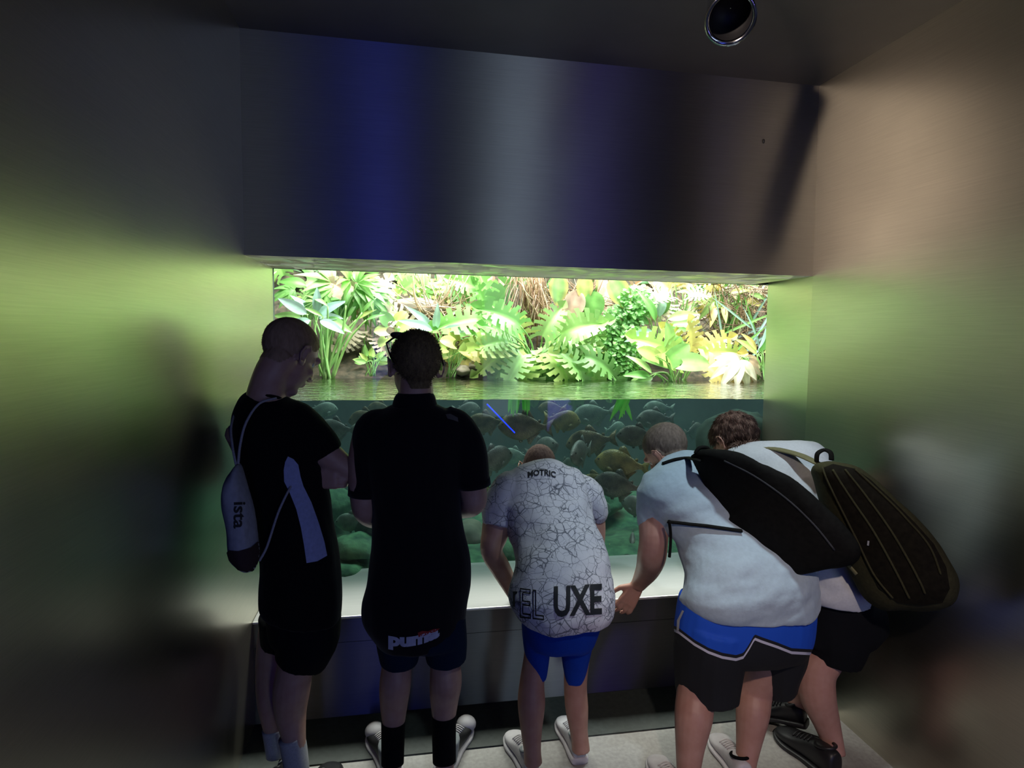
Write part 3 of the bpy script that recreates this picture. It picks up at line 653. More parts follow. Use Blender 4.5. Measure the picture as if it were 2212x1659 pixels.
def hairfrom(body, Mh, s, lift, mat, parent, low=-.075, strands=0, slen=.012, sr=.0012, rag=0.0, fall=0.0, front=.075):
    """hair grown from the head's own surface"""
    me = body.data; n = len(me.vertices); co = np.empty(n * 3); me.vertices.foreach_get('co', co); co = co.reshape(-1, 3) + np.array(list(parent.location))
    nr = np.empty(n * 3); me.vertex_normals.foreach_get('vector', nr); nr = nr.reshape(-1, 3)
    Mi = np.array(Mh.inverted()); q = (co @ Mi[:3, :3].T + Mi[:3, 3]) / s
    x, y, z = np.abs(q[:, 0]), q[:, 1], q[:, 2]
    inside = (x < .11) & (np.abs(y) < .13) & (np.abs(z) < .14)
    line = np.interp(y, [-.10, -.04, -.022, .00, .02, .045, front - .01, front + .03], [low, low, -.035, .012, .022, .035, .075, .13])
    m_ = np.clip((z - line) / .014, 0, 1) * inside
    ear = (x > .079) & (z < .032) & (y > -.034) & (y < .03); m_[ear] = 0
    idx = {}; vs = []; fs = []; pts = []
    for p in me.polygons:
        vv = p.vertices
        if all(m_[i] > .02 for i in vv):
            f_ = []
            for i in vv:
                if i not in idx:
                    idx[i] = len(vs); k = m_[i]; c = V(co[i]); nn = V(nr[i])
                    vs.append(c + nn * (.0006 + lift * k * (1 + rag * noise.noise(c * 38)))); 
                    if k > .35: pts.append((vs[-1], nn))
                f_.append(idx[i])
            fs.append(tuple(f_))
    allp = [(vs, fs)]; rnd = random.Random(11); ax = Mh.to_3x3(); crown = Mh @ V((.01, -.045, .105))
    for i in range(strands if pts else 0):
        p, nn = rnd.choice(pts); p = p + V([rnd.uniform(-.0025, .0025) for _ in range(3)])
        if fall:
            dn = (p - crown); dn = (dn - nn * dn.dot(nn)).normalized(); dn = (dn * fall + nn * .28 + V([rnd.uniform(-.25, .25) for _ in range(3)])).normalized()
        else: dn = (nn + V([rnd.uniform(-.45, .45) for _ in range(3)])).normalized()
        sd = dn.cross(V((.3, .8, .5))).normalized() * sr; up_ = dn.cross(sd).normalized() * sr; ln = slen * rnd.uniform(.5, 1.2)
        b0 = p - nn * .002; tip = b0 + dn * ln - (nn * ln * .22 if fall else V((0, 0, 0)))
        allp.append(([b0 + sd, b0 - sd * .5 + up_, b0 - sd * .5 - up_, tip], [(0, 1, 3), (1, 2, 3), (2, 0, 3)]))
    return mk('hair', join(allp), mat, parent)
def foot(parent, toe, heel, Lf=.27, zt=.035, mats=('shoe_white',) * 3, label=None, width=.10, height=.09, lace='shoe_white'):
    """toe picture point (top of the toe, zt above the floor), heel picture column"""
    r = ray(*toe); t = (HC - zt) / -r[2]; tp = V((r[0] * t, r[1] * t, 0))
    best = None
    for k in range(60):
        a = math.radians(-60 + 2 * k); hp = tp - V((math.sin(a), math.cos(a), 0)) * Lf
        c = RW.T @ np.array(list(hp + V((0, 0, .08)) - CAMP)); e = abs(c[0] / c[2] * F + _pp[0] - heel)
        if best is None or e < best[0]: best = (e, hp)
    return shoe(parent, best[1], tp, mats, label, width, height, False, lace), best[1]
def shoe(parent, heel, toe, mats, label=None, width=.095, height=.085, high=False, lace='shoe_white', pitch=None):
    """heel/toe ground points"""
    heel = V(heel); toe = V(toe); d = (toe - heel); Ls = d.length; d.normalize(); up = V((0, 0, 1)); up = (up - d * up.dot(d)).normalized(); x = d.cross(up)
    def rings(prof, off):
        C = []; A = []; B = []; a = []; b = []
        for (t, wd, z0, z1) in prof:
            C.append(np.array(list(heel + d * Ls * t + up * ((z0 + z1) / 2)))); A.append(np.array(list(x))); B.append(np.array(list(up))); a.append(wd * width / 2 + off); b.append((z1 - z0) / 2)
        return C, A, B, a, b
    sole = [(0.0, .45, 0, .026), (.03, .66, 0, .028), (.2, .74, 0, .026), (.45, .76, 0, .022), (.7, 1.0, 0, .022), (.88, .86, .002, .024), (.97, .5, .006, .026), (1.0, .2, .01, .024)]
    H = height
    upp = [(0.015, .40, .015, H * .8), (.04, .58, .015, H * 1.0), (.14, .66, .015, H * (1.05 if not high else 1.5)), (.30, .68, .015, H * (1.0 if not high else 1.45)), (.45, .72, .015, H * .86), (.62, .86, .015, H * .66), (.78, .92, .015, H * .55), (.90, .74, .015, H * .46), (.975, .40, .015, H * .34)]
    def cat(pr): return [tuple(q) for q in catmull(pr, 4)]
    o = mk('shoe', ringmesh(*rings(cat(upp), 0), 28, True, .8), mats[0], parent)
    if label: o['label'] = label
    mk('sole', ringmesh(*rings(cat(sole), .003), 28, True, .55), mats[1], o)
    lc = []
    for i in range(5):
        t = .40 + i * .06; z = H * (.90 - i * .06) + .006
        c = heel + d * Ls * t + up * z; lc.append(tube([c - x * width * .26 - up * .008, c + up * .004, c + x * width * .26 - up * .008], .0028, 6, 4))
    mk('laces', join(lc), lace, o)
    # opening collar
    c = heel + d * Ls * .20 + up * (H * (1.03 if not high else 1.47)); cc = [c + (d * math.cos(t) * Ls * .125 + x * math.sin(t) * width * .30) + up * (-.012 * math.cos(t)) for t in np.linspace(0, 2 * PI, 17)]
    mk('collar', tube(cc, .006, 8, 2), mats[2] if len(mats) > 2 else mats[0], o)
    return o
def decal(name, polys, bvh, mat, parent, lift=.002, step=7):
    """polys: lists of (px, py) outlines laid on the cloth (filled, refined to follow it)"""
    bm = bmesh.new()
    for poly in polys:
        vs = [bm.verts.new((p[0], -p[1], 0)) for p in poly]
        try: f_ = bm.faces.new(vs)
        except Exception: continue
    bmesh.ops.triangulate(bm, faces=bm.faces[:])
    for _ in range(5):
        es = [e for e in bm.edges if e.calc_length() > step]
        if not es: break
        bmesh.ops.subdivide_edges(bm, edges=es, cuts=1); bmesh.ops.triangulate(bm, faces=bm.faces[:])
    dead = []
    for v_ in bm.verts:
        h = onto(bvh, v_.co.x, -v_.co.y, lift)
        if h is None: dead.append(v_)
        else: v_.co = h
    bmesh.ops.delete(bm, geom=dead, context='VERTS')
    vs = [v_.co.copy() for v_ in bm.verts]; bm.verts.index_update(); fs = [tuple(q.index for q in f_.verts) for f_ in bm.faces]; bm.free()
    return mk(name, (vs, fs), mat, parent)
def textpolys(txt, pos, size, sx=1.0, rot=0, outline=False, bold=.0, warp=None, shear=0.0):
    """writing as a triangle mesh in picture units -> decal"""
    cu = bpy.data.curves.new('t', 'FONT'); cu.body = txt; cu.size = 1; cu.align_x = 'CENTER'; cu.resolution_u = 3; cu.shear = shear
    if outline: cu.fill_mode = 'NONE'; cu.bevel_depth = .016; cu.bevel_resolution = 0
    else: cu.offset = bold
    o = bpy.data.objects.new('t', cu); COL.objects.link(o); dg = bpy.context.evaluated_depsgraph_get(); me = bpy.data.meshes.new_from_object(o.evaluated_get(dg))
    bpy.data.objects.remove(o); c, s_ = math.cos(math.radians(rot)), math.sin(math.radians(rot)); vs = []
    for v_ in me.vertices:
        x, y = v_.co.x * size * sx, v_.co.y * size
        if warp: x, y = warp(x, y)
        vs.append((pos[0] + x * c + y * s_, pos[1] - (-x * s_ + y * c)))
    fs = [tuple(p.vertices) for p in me.polygons]; bpy.data.meshes.remove(me); return vs, fs
def textdecal(name, vf, bvh, mat, parent, lift=.002, step=8):
    bm = bmesh.new(); vs = [bm.verts.new((p[0], -p[1], 0)) for p in vf[0]]
    for f_ in vf[1]:
        try: bm.faces.new([vs[i] for i in f_])
        except Exception: pass
    bmesh.ops.triangulate(bm, faces=bm.faces[:])
    for _ in range(4):
        es = [e for e in bm.edges if e.calc_length() > step]
        if not es: break
        bmesh.ops.subdivide_edges(bm, edges=es, cuts=1); bmesh.ops.triangulate(bm, faces=bm.faces[:])
    dead = []
    for v_ in bm.verts:
        h = onto(bvh, v_.co.x, -v_.co.y, lift)
        if h is None: dead.append(v_)
        else: v_.co = h
    bmesh.ops.delete(bm, geom=dead, context='VERTS')
    out = [v_.co.copy() for v_ in bm.verts]; bm.verts.index_update(); fs = [tuple(q.index for q in f_.verts) for f_ in bm.faces]; bm.free()
    return mk(name, (out, fs), mat, parent)
def eyes(Mh, s, parent):
    for sd in (1, -1):
        mk('eye', xf(ellipsoid((sd * .029 * s, .070 * s, .008 * s), (.011 * s, .012 * s, .010 * s)), Mh), 'eye', parent)
def person(label, base):
    o = empty('person', base, label, 'person'); return o

def bodyof(parent, prims, mat, voxel=.0055, smooth=3):
    return remesh('body', join(prims), voxel, smooth, mat, parent)

# ---- person 1: far left, looking down to the right
Y1 = 1.96
p1 = person('person in black clothes with a cropped head bowed, first from the left, arms folded', (W(640, 1600, Y1).x, W(640, 1600, Y1).y, 0))
H1 = Matrix.Translation(W(624, 764, Y1 + .03)) @ Rh(46, 38, -4); s1 = 1.12
T1 = [(540, 842, 618, 858, Y1, .05), (515, 862, 652, 878, Y1, .085), (501, 900, 672, 912, Y1, .11), (499, 950, 690, 958, Y1, .12), (510, 1010, 704, 1015, Y1 - .01, .12), (530, 1070, 714, 1072, Y1 - .01, .12), (552, 1140, 724, 1140, Y1 - .02, .125), (562, 1200, 733, 1200, Y1 - .02, .13), (561, 1260, 737, 1260, Y1 - .02, .135), (560, 1300, 737, 1320, Y1 - .02, .135), (566, 1318, 734, 1336, Y1 - .02, .13)]
B1 = headprims(H1, s1) + [tube([W(573, 880, Y1), W(577, 840, Y1 - .01), W(590, 800, Y1 - .02), W(612, 770, Y1)], [.075, .062, .058, .06], 18, 4), torso(T1, scale=.9, tscale=.9),
      limb([(640, 925, Y1, 34), (700, 975, Y1 - .02, 31), (735, 1003, Y1 - .02, 27), (757, 1020, Y1 - .01, 24), (745, 1030, Y1 + .06, 22), (715, 1036, Y1 + .13, 16)]),
      limb([(520, 930, Y1, 34), (560, 1010, Y1 + .12, 28), (620, 1040, Y1 + .14, 22), (668, 1035, Y1 + .04, 16)]),
      limb([(660, 1330, Y1 - .02, 44), (640, 1430, Y1 - .02, 38), (630, 1490, Y1 - .02, 39), (628, 1540, Y1 - .01, 33), (636, 1600, Y1 - .03, 24), (640, 1650, Y1 - .04, 22), (645, 1675, Y1 - .04, 22)]),
      limb([(600, 1330, Y1 + .10, 36), (592, 1400, Y1 + .12, 36), (590, 1460, Y1 + .10, 36), (590, 1520, Y1 + .08, 32), (596, 1585, Y1 + .07, 23), (599, 1625, Y1 + .06, 21)])]
B1 += handprims(W(672, 1036, Y1 - .03), (1, -.25, .12), (0, -1, .2), 1.0, 55, 5, -1)
B1 += handprims(W(716, 1036, Y1 + .12), (-1, .1, 0), (0, 1, 0), 1.0, 30)
BD1 = bodyof(p1, B1, 'skin1'); eyes(H1, s1, p1)
hairfrom(BD1, H1, s1, 0.002, 'hair1', p1, low=-.07, strands=1500, slen=.004, sr=.0008)
sh = remesh('t_shirt', join([torso(T1), limb([(560, 890, Y1, 44), (640, 915, Y1, 46), (680, 950, Y1 - .02, 44), (702, 983, Y1 - .02, 40)])]), .007, 4, 'black_cloth', p1); folds(sh, .006); S1 = sh
mk('neckline', tube([W(x, y, Y1 + d_) for x, y, d_ in ((546, 844, -.03), (565, 851, -.055), (592, 857, -.055), (610, 861, -.02))], .006, 8, 4), 'black_cloth', p1)
st = remesh('shorts', join([torso([(565, 1280, 734, 1290, Y1, .12), (574, 1325, 736, 1330, Y1, .125), (578, 1365, 735, 1370, Y1, .12), (585, 1385, 732, 1385, Y1, .11)]),
     limb([(660, 1330, Y1 - .02, 66), (663, 1380, Y1 - .02, 67), (648, 1430, Y1 - .02, 54)]), limb([(610, 1330, Y1 + .08, 50), (604, 1390, Y1 + .1, 40)])]), .007, 4, 'black_short', p1); folds(st, .005)
bv1 = bvh_of([S1, st])
o = decal('side_panel', [[(622, 986), (634, 992), (644, 1004), (649, 1030), (655, 1050), (672, 1085), (688, 1130), (700, 1170), (706, 1200), (685, 1212), (662, 1216), (657, 1180), (650, 1140), (640, 1100), (625, 1062), (614, 1040), (613, 1015), (616, 998)]], bv1, 'panel', p1); o['label'] = 'pale violet side panel'
foot(p1, (728, 1640), 646, .27, mats=('shoe_black',) * 3, label='black shoe', lace='sock_white')
foot(p1, (640, 1612), 600, .25, mats=('shoe_black',) * 3, label='black shoe', lace='sock_white')
mk('sock', limb([(628, 1590, Y1 - .03, 26), (634, 1612, Y1 - .03, 27), (640, 1652, Y1 - .04, 26), (643, 1675, Y1 - .04, 25)], 20), 'sock_white', p1)
mk('sock', limb([(592, 1572, Y1 + .07, 25), (596, 1600, Y1 + .065, 24), (599, 1630, Y1 + .06, 23)], 20), 'sock_white', p1)
# drawstring bag
def inflate(outline, spine, Yf, Tm, K=9, n=90, nrm=V((0, -1, 0)), back=.55):
    """puffed closed bag: outline picture points, spine two points, Yf(px,py) depth, Tm half thickness"""
    P = np.array(outline, float); P = catmull(np.vstack([P, P[:1]]), 6)[:-1]
    seg = np.linalg.norm(np.roll(P, -1, 0) - P, axis=1); cum = np.concatenate([[0], np.cumsum(seg)]); t = np.linspace(0, cum[-1], n, endpoint=False)
    Pc = np.vstack([P, P[:1]]); Q = np.column_stack([np.interp(t, cum, Pc[:, 0]), np.interp(t, cum, Pc[:, 1])])
    a = np.array(spine[0], float); b_ = np.array(spine[1], float); ab = b_ - a
    u = np.clip(((Q - a) @ ab) / (ab @ ab), 0, 1); S = a + u[:, None] * ab
    v = []; f = []
    rings_ = []
    for side in (1, -1):
        for k in (range(K) if side == 1 else range(K - 1, -1, -1)):
            if side == -1 and k == K - 1: continue
            s = math.sin(PI / 2 * k / (K - 1)) if K > 1 else 1
            s = max(s, .03); th = max(.016, Tm * math.sqrt(max(0, 1 - s ** 2.4)) * (1 if side == 1 else back)); rings_.append(len(v))
            for j in range(n):
                q = S[j] + (Q[j] - S[j]) * s; w_ = W(q[0], q[1], Yf(q[0], q[1])); v.append(w_ + nrm * th * side)
    for i in range(len(rings_) - 1):
        A0, B0 = rings_[i], rings_[i + 1]
        for j in range(n): k = (j + 1) % n; f.append((A0 + j, A0 + k, B0 + k, B0 + j))
    f.append(tuple(rings_[0] + j for j in range(n))[::-1]); f.append(tuple(rings_[-1] + j for j in range(n)))
    return v, f
yb = Y1 - .19
bag = empty('drawstring_bag', W(520, 1230, yb), 'small white drawstring bag with brown base hanging on the first person\'s back', 'bag')
bo = [(511, 1005), (518, 1004), (531, 1040), (545, 1085), (555, 1130), (560, 1168), (562, 1195), (556, 1220), (540, 1232), (515, 1226), (498, 1205), (494, 1180), (490, 1130), (484, 1090), (483, 1055), (492, 1028)]
bb = remesh('bag_body', inflate(bo, ((510, 1060), (528, 1180)), lambda x, y: yb, .075), .006, 3, 'bag_white', bag); folds(bb, .006, (22, 9, 4))
bvb = bvh_of([bb])
decal('bag_base', [[(490, 1188), (515, 1190), (540, 1183), (560, 1166), (565, 1200), (556, 1224), (540, 1236), (515, 1230), (496, 1210)]], bvb, 'bag_brown', bag, .003)
textdecal('printed_name', textpolys('ista', (506, 1112), 34, 1.25, 90, bold=.02), bvb, 'print', bag, .003)
bv = bvh_of([S1])
mk('cord', tube([W(514, 1008, yb + .0), W(519, 960, yb + .03), W(532, 912, yb + .05), W(560, 872, yb + .09), W(597, 860, yb + .13)], .0042, 8, 6), 'cord', bag)
mk('cord', tube([W(511, 1008, yb), W(504, 975, yb + .02), W(499, 925, yb + .08), W(508, 890, yb + .16)], .004, 8, 6), 'cord', bag)
mk('cord', tube([W(560, 1212, yb), W(577, 1180, yb + .02), W(600, 1110, yb + .04), W(622, 1062, yb + .06), W(640, 1030, yb + .12)], .004, 8, 6), 'cord', bag)

# ---- person 2: standing, seen from behind
Y2 = 1.92
p2 = person('person in black polo shirt standing upright, second from the left, sunglasses on the head', (W(910, 1600, Y2).x, W(910, 1600, Y2).y, 0))
H2 = Matrix.Translation(W(897, 790, Y2)) @ Rh(-16, 6, 2); s2 = 1.08
T2 = [(862, 868, 934, 868, Y2, .055), (818, 888, 975, 888, Y2, .085), (782, 912, 1008, 908, Y2, .105), (778, 950, 1010, 948, Y2, .12), (788, 1010, 1002, 1010, Y2, .125), (798, 1080, 994, 1070, Y2, .125), (802, 1140, 1000, 1140, Y2, .12), (798, 1200, 1014, 1195, Y2, .125), (790, 1260, 1016, 1250, Y2, .135), (781, 1310, 1008, 1300, Y2, .14), (784, 1350, 1002, 1340, Y2, .14), (812, 1388, 996, 1370, Y2, .13)]
B2 = headprims(H2, s2) + [tube([W(898, 890, Y2), W(898, 850, Y2), W(897, 800, Y2 + .01)], [.075, .064, .06], 18, 4), torso(T2[:-1], scale=.9, tscale=.88),
      limb([(985, 925, Y2, 36), (1010, 1000, Y2 - .01, 34), (1022, 1060, Y2 - .02, 30), (1022, 1086, Y2 - .01, 27), (1000, 1098, Y2 + .1, 22), (960, 1100, Y2 + .2, 16)]),
      limb([(800, 930, Y2, 36), (785, 1000, Y2, 33), (786, 1080, Y2, 29), (792, 1108, Y2 + .02, 25), (815, 1120, Y2 + .1, 21), (850, 1110, Y2 + .2, 16)]),
      limb([(958, 1350, Y2 - .01, 36), (961, 1420, Y2 - .01, 32), (963, 1470, Y2 - .03, 35), (960, 1510, Y2 - .02, 31), (959, 1570, Y2 - .03, 23), (960, 1640, Y2 - .05, 20), (962, 1665, Y2 - .06, 20)]),
      limb([(862, 1350, Y2 - .01, 36), (858, 1425, Y2 - .01, 32), (854, 1475, Y2 - .03, 34), (851, 1520, Y2 - .02, 30), (850, 1580, Y2 - .03, 22), (848, 1640, Y2 - .05, 20), (847, 1665, Y2 - .06, 20)])]
B2 += handprims(W(958, 1100, Y2 + .2), (-.8, .5, 0), (0, -.2, 1), 1.0, 35) + handprims(W(852, 1110, Y2 + .2), (.8, .5, .1), (0, -.2, 1), 1.0, 35)
BD2 = bodyof(p2, B2, 'skin1'); eyes(H2, s2, p2)
hairfrom(BD2, H2, s2, 0.006, 'hair2', p2, low=-.08, strands=5200, slen=.011, sr=.0010)
sh = remesh('polo_shirt', join([torso(T2), limb([(958, 915, Y2, 40), (990, 930, Y2, 40), (1012, 975, Y2 - .01, 40), (1024, 1046, Y2 - .02, 35)]), limb([(835, 920, Y2, 40), (805, 935, Y2, 42), (790, 990, Y2, 36), (788, 1066, Y2, 34)])]), .007, 4, 'black_polo', p2); folds(sh, .006, seed=4); S2 = sh
mk('collar', torso([(860, 848, 934, 846, Y2, .064), (852, 858, 940, 857, Y2, .068), (846, 880, 946, 880, Y2, .074)], n=32), 'black_polo', p2)
mk('sleeve_cuff', limb([(1023, 1036, Y2 - .02, 36), (1025, 1050, Y2 - .02, 36)], 24, 2), 'black_polo', p2)
mk('sleeve_cuff', limb([(788, 1056, Y2, 35), (787, 1070, Y2, 35)], 24, 2), 'black_polo', p2)
st = remesh('shorts', join([torso([(790, 1280, 1006, 1280, Y2, .12), (806, 1340, 1004, 1335, Y2, .13), (812, 1370, 1006, 1370, Y2, .13), (818, 1384, 1004, 1384, Y2, .11)]),
     limb([(860, 1340, Y2 - .01, 52), (862, 1390, Y2 - .01, 48), (862, 1432, Y2 - .01, 40)]), limb([(955, 1340, Y2 - .01, 52), (962, 1390, Y2 - .01, 48), (964, 1428, Y2 - .01, 42)])]), .007, 4, 'navy_short', p2); folds(st, .005, seed=9)
bv2 = bvh_of([S2, st])
def arc2(x, y): return x, y + .0026 * x * x - 8 + .22 * x
textdecal('puma_lettering', textpolys('puma', (893, 1392), 36, 1.35, 0, bold=.06, warp=lambda x, y: (x, y + .0035 * x * x + .16 * x)), bv2, 'print_white', p2, .003)
decal('cat_emblem', [[(902, 1366), (912, 1362), (924, 1363), (936, 1358), (950, 1357), (940, 1364), (926, 1368), (914, 1374), (904, 1376)]], bv2, 'print_red', p2, .003)
decal('shoulder_patch', [[(962, 896), (972, 895), (988, 903), (989, 912), (978, 908), (966, 905)]], bv2, simple('patch_grey', (.12, .12, .13), .8), p2, .003)
for (toe, hx, px) in (((1004, 1541), 954, 962), ((812, 1556), 850, 848)):
    so, g0 = foot(p2, toe, hx, .30, .055, ('shoe_black', 'shoe_white', 'shoe_grey'), 'black and white padded sneaker', .115, .10)
    d_ = (W(toe[0], toe[1], 2.2) - W(hx, 1640, 2.0)); d_.z = 0; d_.normalize(); xx = V((d_.y, -d_.x, 0))
    def rg(o_, w_, d2, z): c = g0 + d_ * .045 + d_ * o_; return [np.array([c.x, c.y, z])], w_, d2
    zs_ = (.02, .05, .08, .105, .112); C_ = [np.array(list(g0 + d_ * (.045 + .003 * i) + V((0, 0, z)))) for i, z in enumerate(zs_)]
    mk('heel_panel', ringmesh(C_, [np.array(list(xx))] * 5, [np.array(list(d_))] * 5, [.036, .041, .043, .045, .041], [.046, .050, .052, .053, .05], 28), 'shoe_grey', so)
    mk('toe_cap', ellipsoid(g0 + d_ * .25 + V((0, 0, .045)), (.042, .042, .032)), 'shoe_white', so)
mk('sock', limb([(959, 1543, Y2 - .025, 27), (959, 1580, Y2 - .03, 26), (960, 1645, Y2 - .05, 25)], 20), 'sock_black', p2)
mk('sock', limb([(850, 1558, Y2 - .025, 26), (849, 1590, Y2 - .03, 25), (848, 1650, Y2 - .05, 24)], 20), 'sock_black', p2)
sg = empty('sunglasses', H2 @ V((-.075 * s2, .03, .05)), 'black sunglasses pushed up on the second person\'s head', 'sunglasses')
mk('temple_arm', tube([H2 @ (V(q) * s2) for q in ((-.084, -.05, .000), (-.089, -.01, .035), (-.086, .045, .075))], .0032, 8, 4), 'sunglass', sg)
mk('temple_arm', tube([H2 @ (V(q) * s2) for q in ((.082, -.05, .000), (.086, -.01, .035), (.084, .045, .075))], .0032, 8, 4), 'sunglass', sg)
for sd in (-1, 1): mk('lens', xf(ellipsoid((0, 0, 0), (.032, .004, .024)), H2 @ Matrix.Translation(V((sd * .040, .060, .104)) * s2) @ Matrix.Rotation(math.radians(-50), 4, 'X')), 'sunglass', sg)
mk('frame', tube([H2 @ (V(q) * s2) for q in ((-.086, .045, .075), (-.05, .062, .098), (0, .062, .106), (.05, .062, .098), (.084, .045, .075))], .0035, 8, 4), 'sunglass', sg)

SHIFT = -.07
# ---- person 3: bent forward, patterned white shirt
p3 = person('person bending forward in a white crackle-patterned T-shirt and blue shorts, in the middle', (W(1190, 1600, 1.98).x, W(1190, 1600, 1.98).y, 0))
H3 = Matrix.Translation(W(1163, 1012, 2.46)) @ Rh(16, 62, 8); s3 = .98
T3 = [(1140, 1016, 1200, 1014, 2.36, .05), (1112, 1026, 1228, 1022, 2.32, .075), (1086, 1044, 1262, 1040, 2.27, .10), (1076, 1080, 1276, 1080, 2.23, .115), (1088, 1120, 1278, 1120, 2.18, .12), (1104, 1160, 1286, 1150, 2.13, .12), (1111, 1210, 1306, 1190, 2.06, .125), (1104, 1250, 1320, 1250, 1.99, .13), (1103, 1295, 1324, 1285, 1.95, .135), (1108, 1322, 1324, 1312, 1.93, .135), (1118, 1336, 1318, 1326, 1.93, .13)]
B3 = headprims(H3, s3) + [tube([W(1170, 1045, 2.33), W(1168, 1030, 2.39), W(1164, 1015, 2.44)], [.07, .058, .056], 18, 4), torso(T3[:-1], scale=.88, tscale=.88),
      limb([(1100, 1060, 2.25, 34), (1078, 1110, 2.22, 32), (1070, 1150, 2.2, 30), (1062, 1190, 2.18, 24), (1080, 1225, 2.21, 22), (1100, 1262, 2.26, 18), (1112, 1286, 2.30, 15)]),
      limb([(1262, 1070, 2.26, 32), (1280, 1120, 2.25, 27), (1284, 1165, 2.24, 23), (1280, 1200, 2.25, 21), (1262, 1270, 2.28, 16)]),
      limb([(1166, 1350, 1.98, 28), (1156, 1420, 1.99, 25), (1149, 1475, 1.98, 27), (1148, 1520, 1.96, 30), (1148, 1580, 1.94, 23), (1150, 1622, 1.925, 19), (1152, 1650, 1.92, 20)]),
      limb([(1250, 1345, 1.98, 34), (1246, 1420, 2.0, 28), (1243, 1480, 2.0, 25), (1246, 1530, 1.99, 25), (1250, 1575, 1.98, 20), (1253, 1600, 1.975, 19), (1255, 1622, 1.97, 20)])]
B3 += handprims(W(1112, 1286, 2.30), (.2, .5, -.3), (0, -.3, 1), .95, 20) + handprims(W(1262, 1270, 2.28), (-.2, .5, -.3), (0, -.3, 1), .95, 20)
BD3 = bodyof(p3, B3, 'skin3'); eyes(H3, s3, p3)
hairfrom(BD3, H3, s3, 0.003, 'hair3', p3, low=-.07, strands=2500, slen=.004, sr=.0008)
m, nt, b = newmat('crackle_shirt')
tc = N(nt, 'ShaderNodeTexCoord'); n1 = N(nt, 'ShaderNodeTexNoise', Scale=14.0, Detail=3.0); L(nt, tc.outputs['Object'], n1.inputs['Vector'])
mxv = N(nt, 'ShaderNodeMix', data_type='VECTOR'); mxv.inputs[0].default_value = .035; L(nt, tc.outputs['Object'], mxv.inputs[4]); L(nt, n1.outputs['Color'], mxv.inputs[5])
acc = None
for scv, th_ in ((20, .07), (38, .07)):
    vo = N(nt, 'ShaderNodeTexVoronoi', feature='DISTANCE_TO_EDGE', Scale=float(scv)); L(nt, mxv.outputs[1], vo.inputs['Vector'])
    n2 = N(nt, 'ShaderNodeTexNoise', Scale=9.0); L(nt, tc.outputs['Object'], n2.inputs['Vector'])
    th = N(nt, 'ShaderNodeMapRange'); th.inputs['From Min'].default_value = .38; th.inputs['From Max'].default_value = .68; th.inputs['To Min'].default_value = .012 if scv == 20 else .002; th.inputs['To Max'].default_value = th_; th.clamp = True; L(nt, n2.outputs['Fac'], th.inputs['Value'])
    dv = N(nt, 'ShaderNodeMath', operation='DIVIDE'); L(nt, vo.outputs['Distance'], dv.inputs[0]); L(nt, th.outputs[0], dv.inputs[1]); dv.use_clamp = True
    if acc is None: acc = dv
    else:
        mn = N(nt, 'ShaderNodeMath', operation='MINIMUM'); L(nt, acc.outputs[0], mn.inputs[0]); L(nt, dv.outputs[0], mn.inputs[1]); acc = mn
r_ = ramp(nt, acc.outputs[0], [(.0, (.06, .07, .10)), (1, (.68, .67, .72))]); L(nt, r_.outputs[0], b.inputs['Base Color']); b.inputs['Roughness'].default_value = .85; M['crackle'] = m
sh = remesh('t_shirt', join([torso(T3), limb([(1125, 1060, 2.27, 36), (1100, 1062, 2.25, 42), (1080, 1105, 2.22, 38), (1074, 1138, 2.2, 32)]), limb([(1235, 1060, 2.28, 36), (1264, 1066, 2.26, 38), (1282, 1095, 2.25, 31), (1288, 1126, 2.25, 24)])]), .006, 4, 'crackle', p3); folds(sh, .010, (8, 6, 11), 3); S3 = sh
mk('neckband', tube([W(1136, 1018, 2.36), W(1150, 1010, 2.37), W(1170, 1007, 2.375), W(1192, 1010, 2.37), W(1206, 1018, 2.36)], .008, 8, 4), 'crackle', p3)
st = remesh('shorts', join([torso([(1118, 1290, 1306, 1290, 1.96, .12), (1126, 1340, 1296, 1335, 1.97, .12), (1134, 1378, 1284, 1375, 1.98, .11), (1140, 1395, 1278, 1392, 1.98, .10)]),
     limb([(1162, 1350, 1.98, 36), (1160, 1400, 1.98, 30), (1163, 1440, 1.98, 22), (1163, 1466, 1.98, 18)]), limb([(1250, 1345, 1.98, 42), (1245, 1400, 1.98, 34), (1243, 1445, 1.99, 26), (1243, 1474, 1.99, 20)])]), .006, 3, 'blue_short', p3); folds(st, .004, seed=2)
bv3 = bvh_of([S3])
slp = lambda x, y: (x, y + .06 * x)
o = textdecal('deluxe_lettering', textpolys('UXE', (1247, 1327), 88, .62, 0, bold=.03, warp=slp), bv3, 'print', p3, .003)
o['label'] = 'black block letters'
o = textdecal('deluxe_outline_lettering', textpolys('EL', (1148, 1335), 88, .62, 0, outline=True, warp=lambda x, y: (x, y - .12 * x)), bv3, 'print', p3, .003); o['label'] = 'hollow outlined letters'
decal('partial_letter', [[(1109, 1278), (1119, 1278), (1118, 1283), (1113, 1286), (1114, 1310), (1110, 1310)]], bv3, 'print', p3, .003)
textdecal('neck_lettering', textpolys('MOTRIC', (1170, 1027), 17, .95, 0, bold=.03, warp=lambda x, y: (x, y - .006 * x * x)), bv3, 'print', p3, .003)
foot(p3, (1104, 1572), 1152, .27, label='white sneaker', mats=('shoe_white', 'shoe_white', 'shoe_grey'))
foot(p3, (1216, 1541), 1256, .27, label='white sneaker', mats=('shoe_white', 'shoe_white', 'shoe_grey'))

SHIFT = -.10
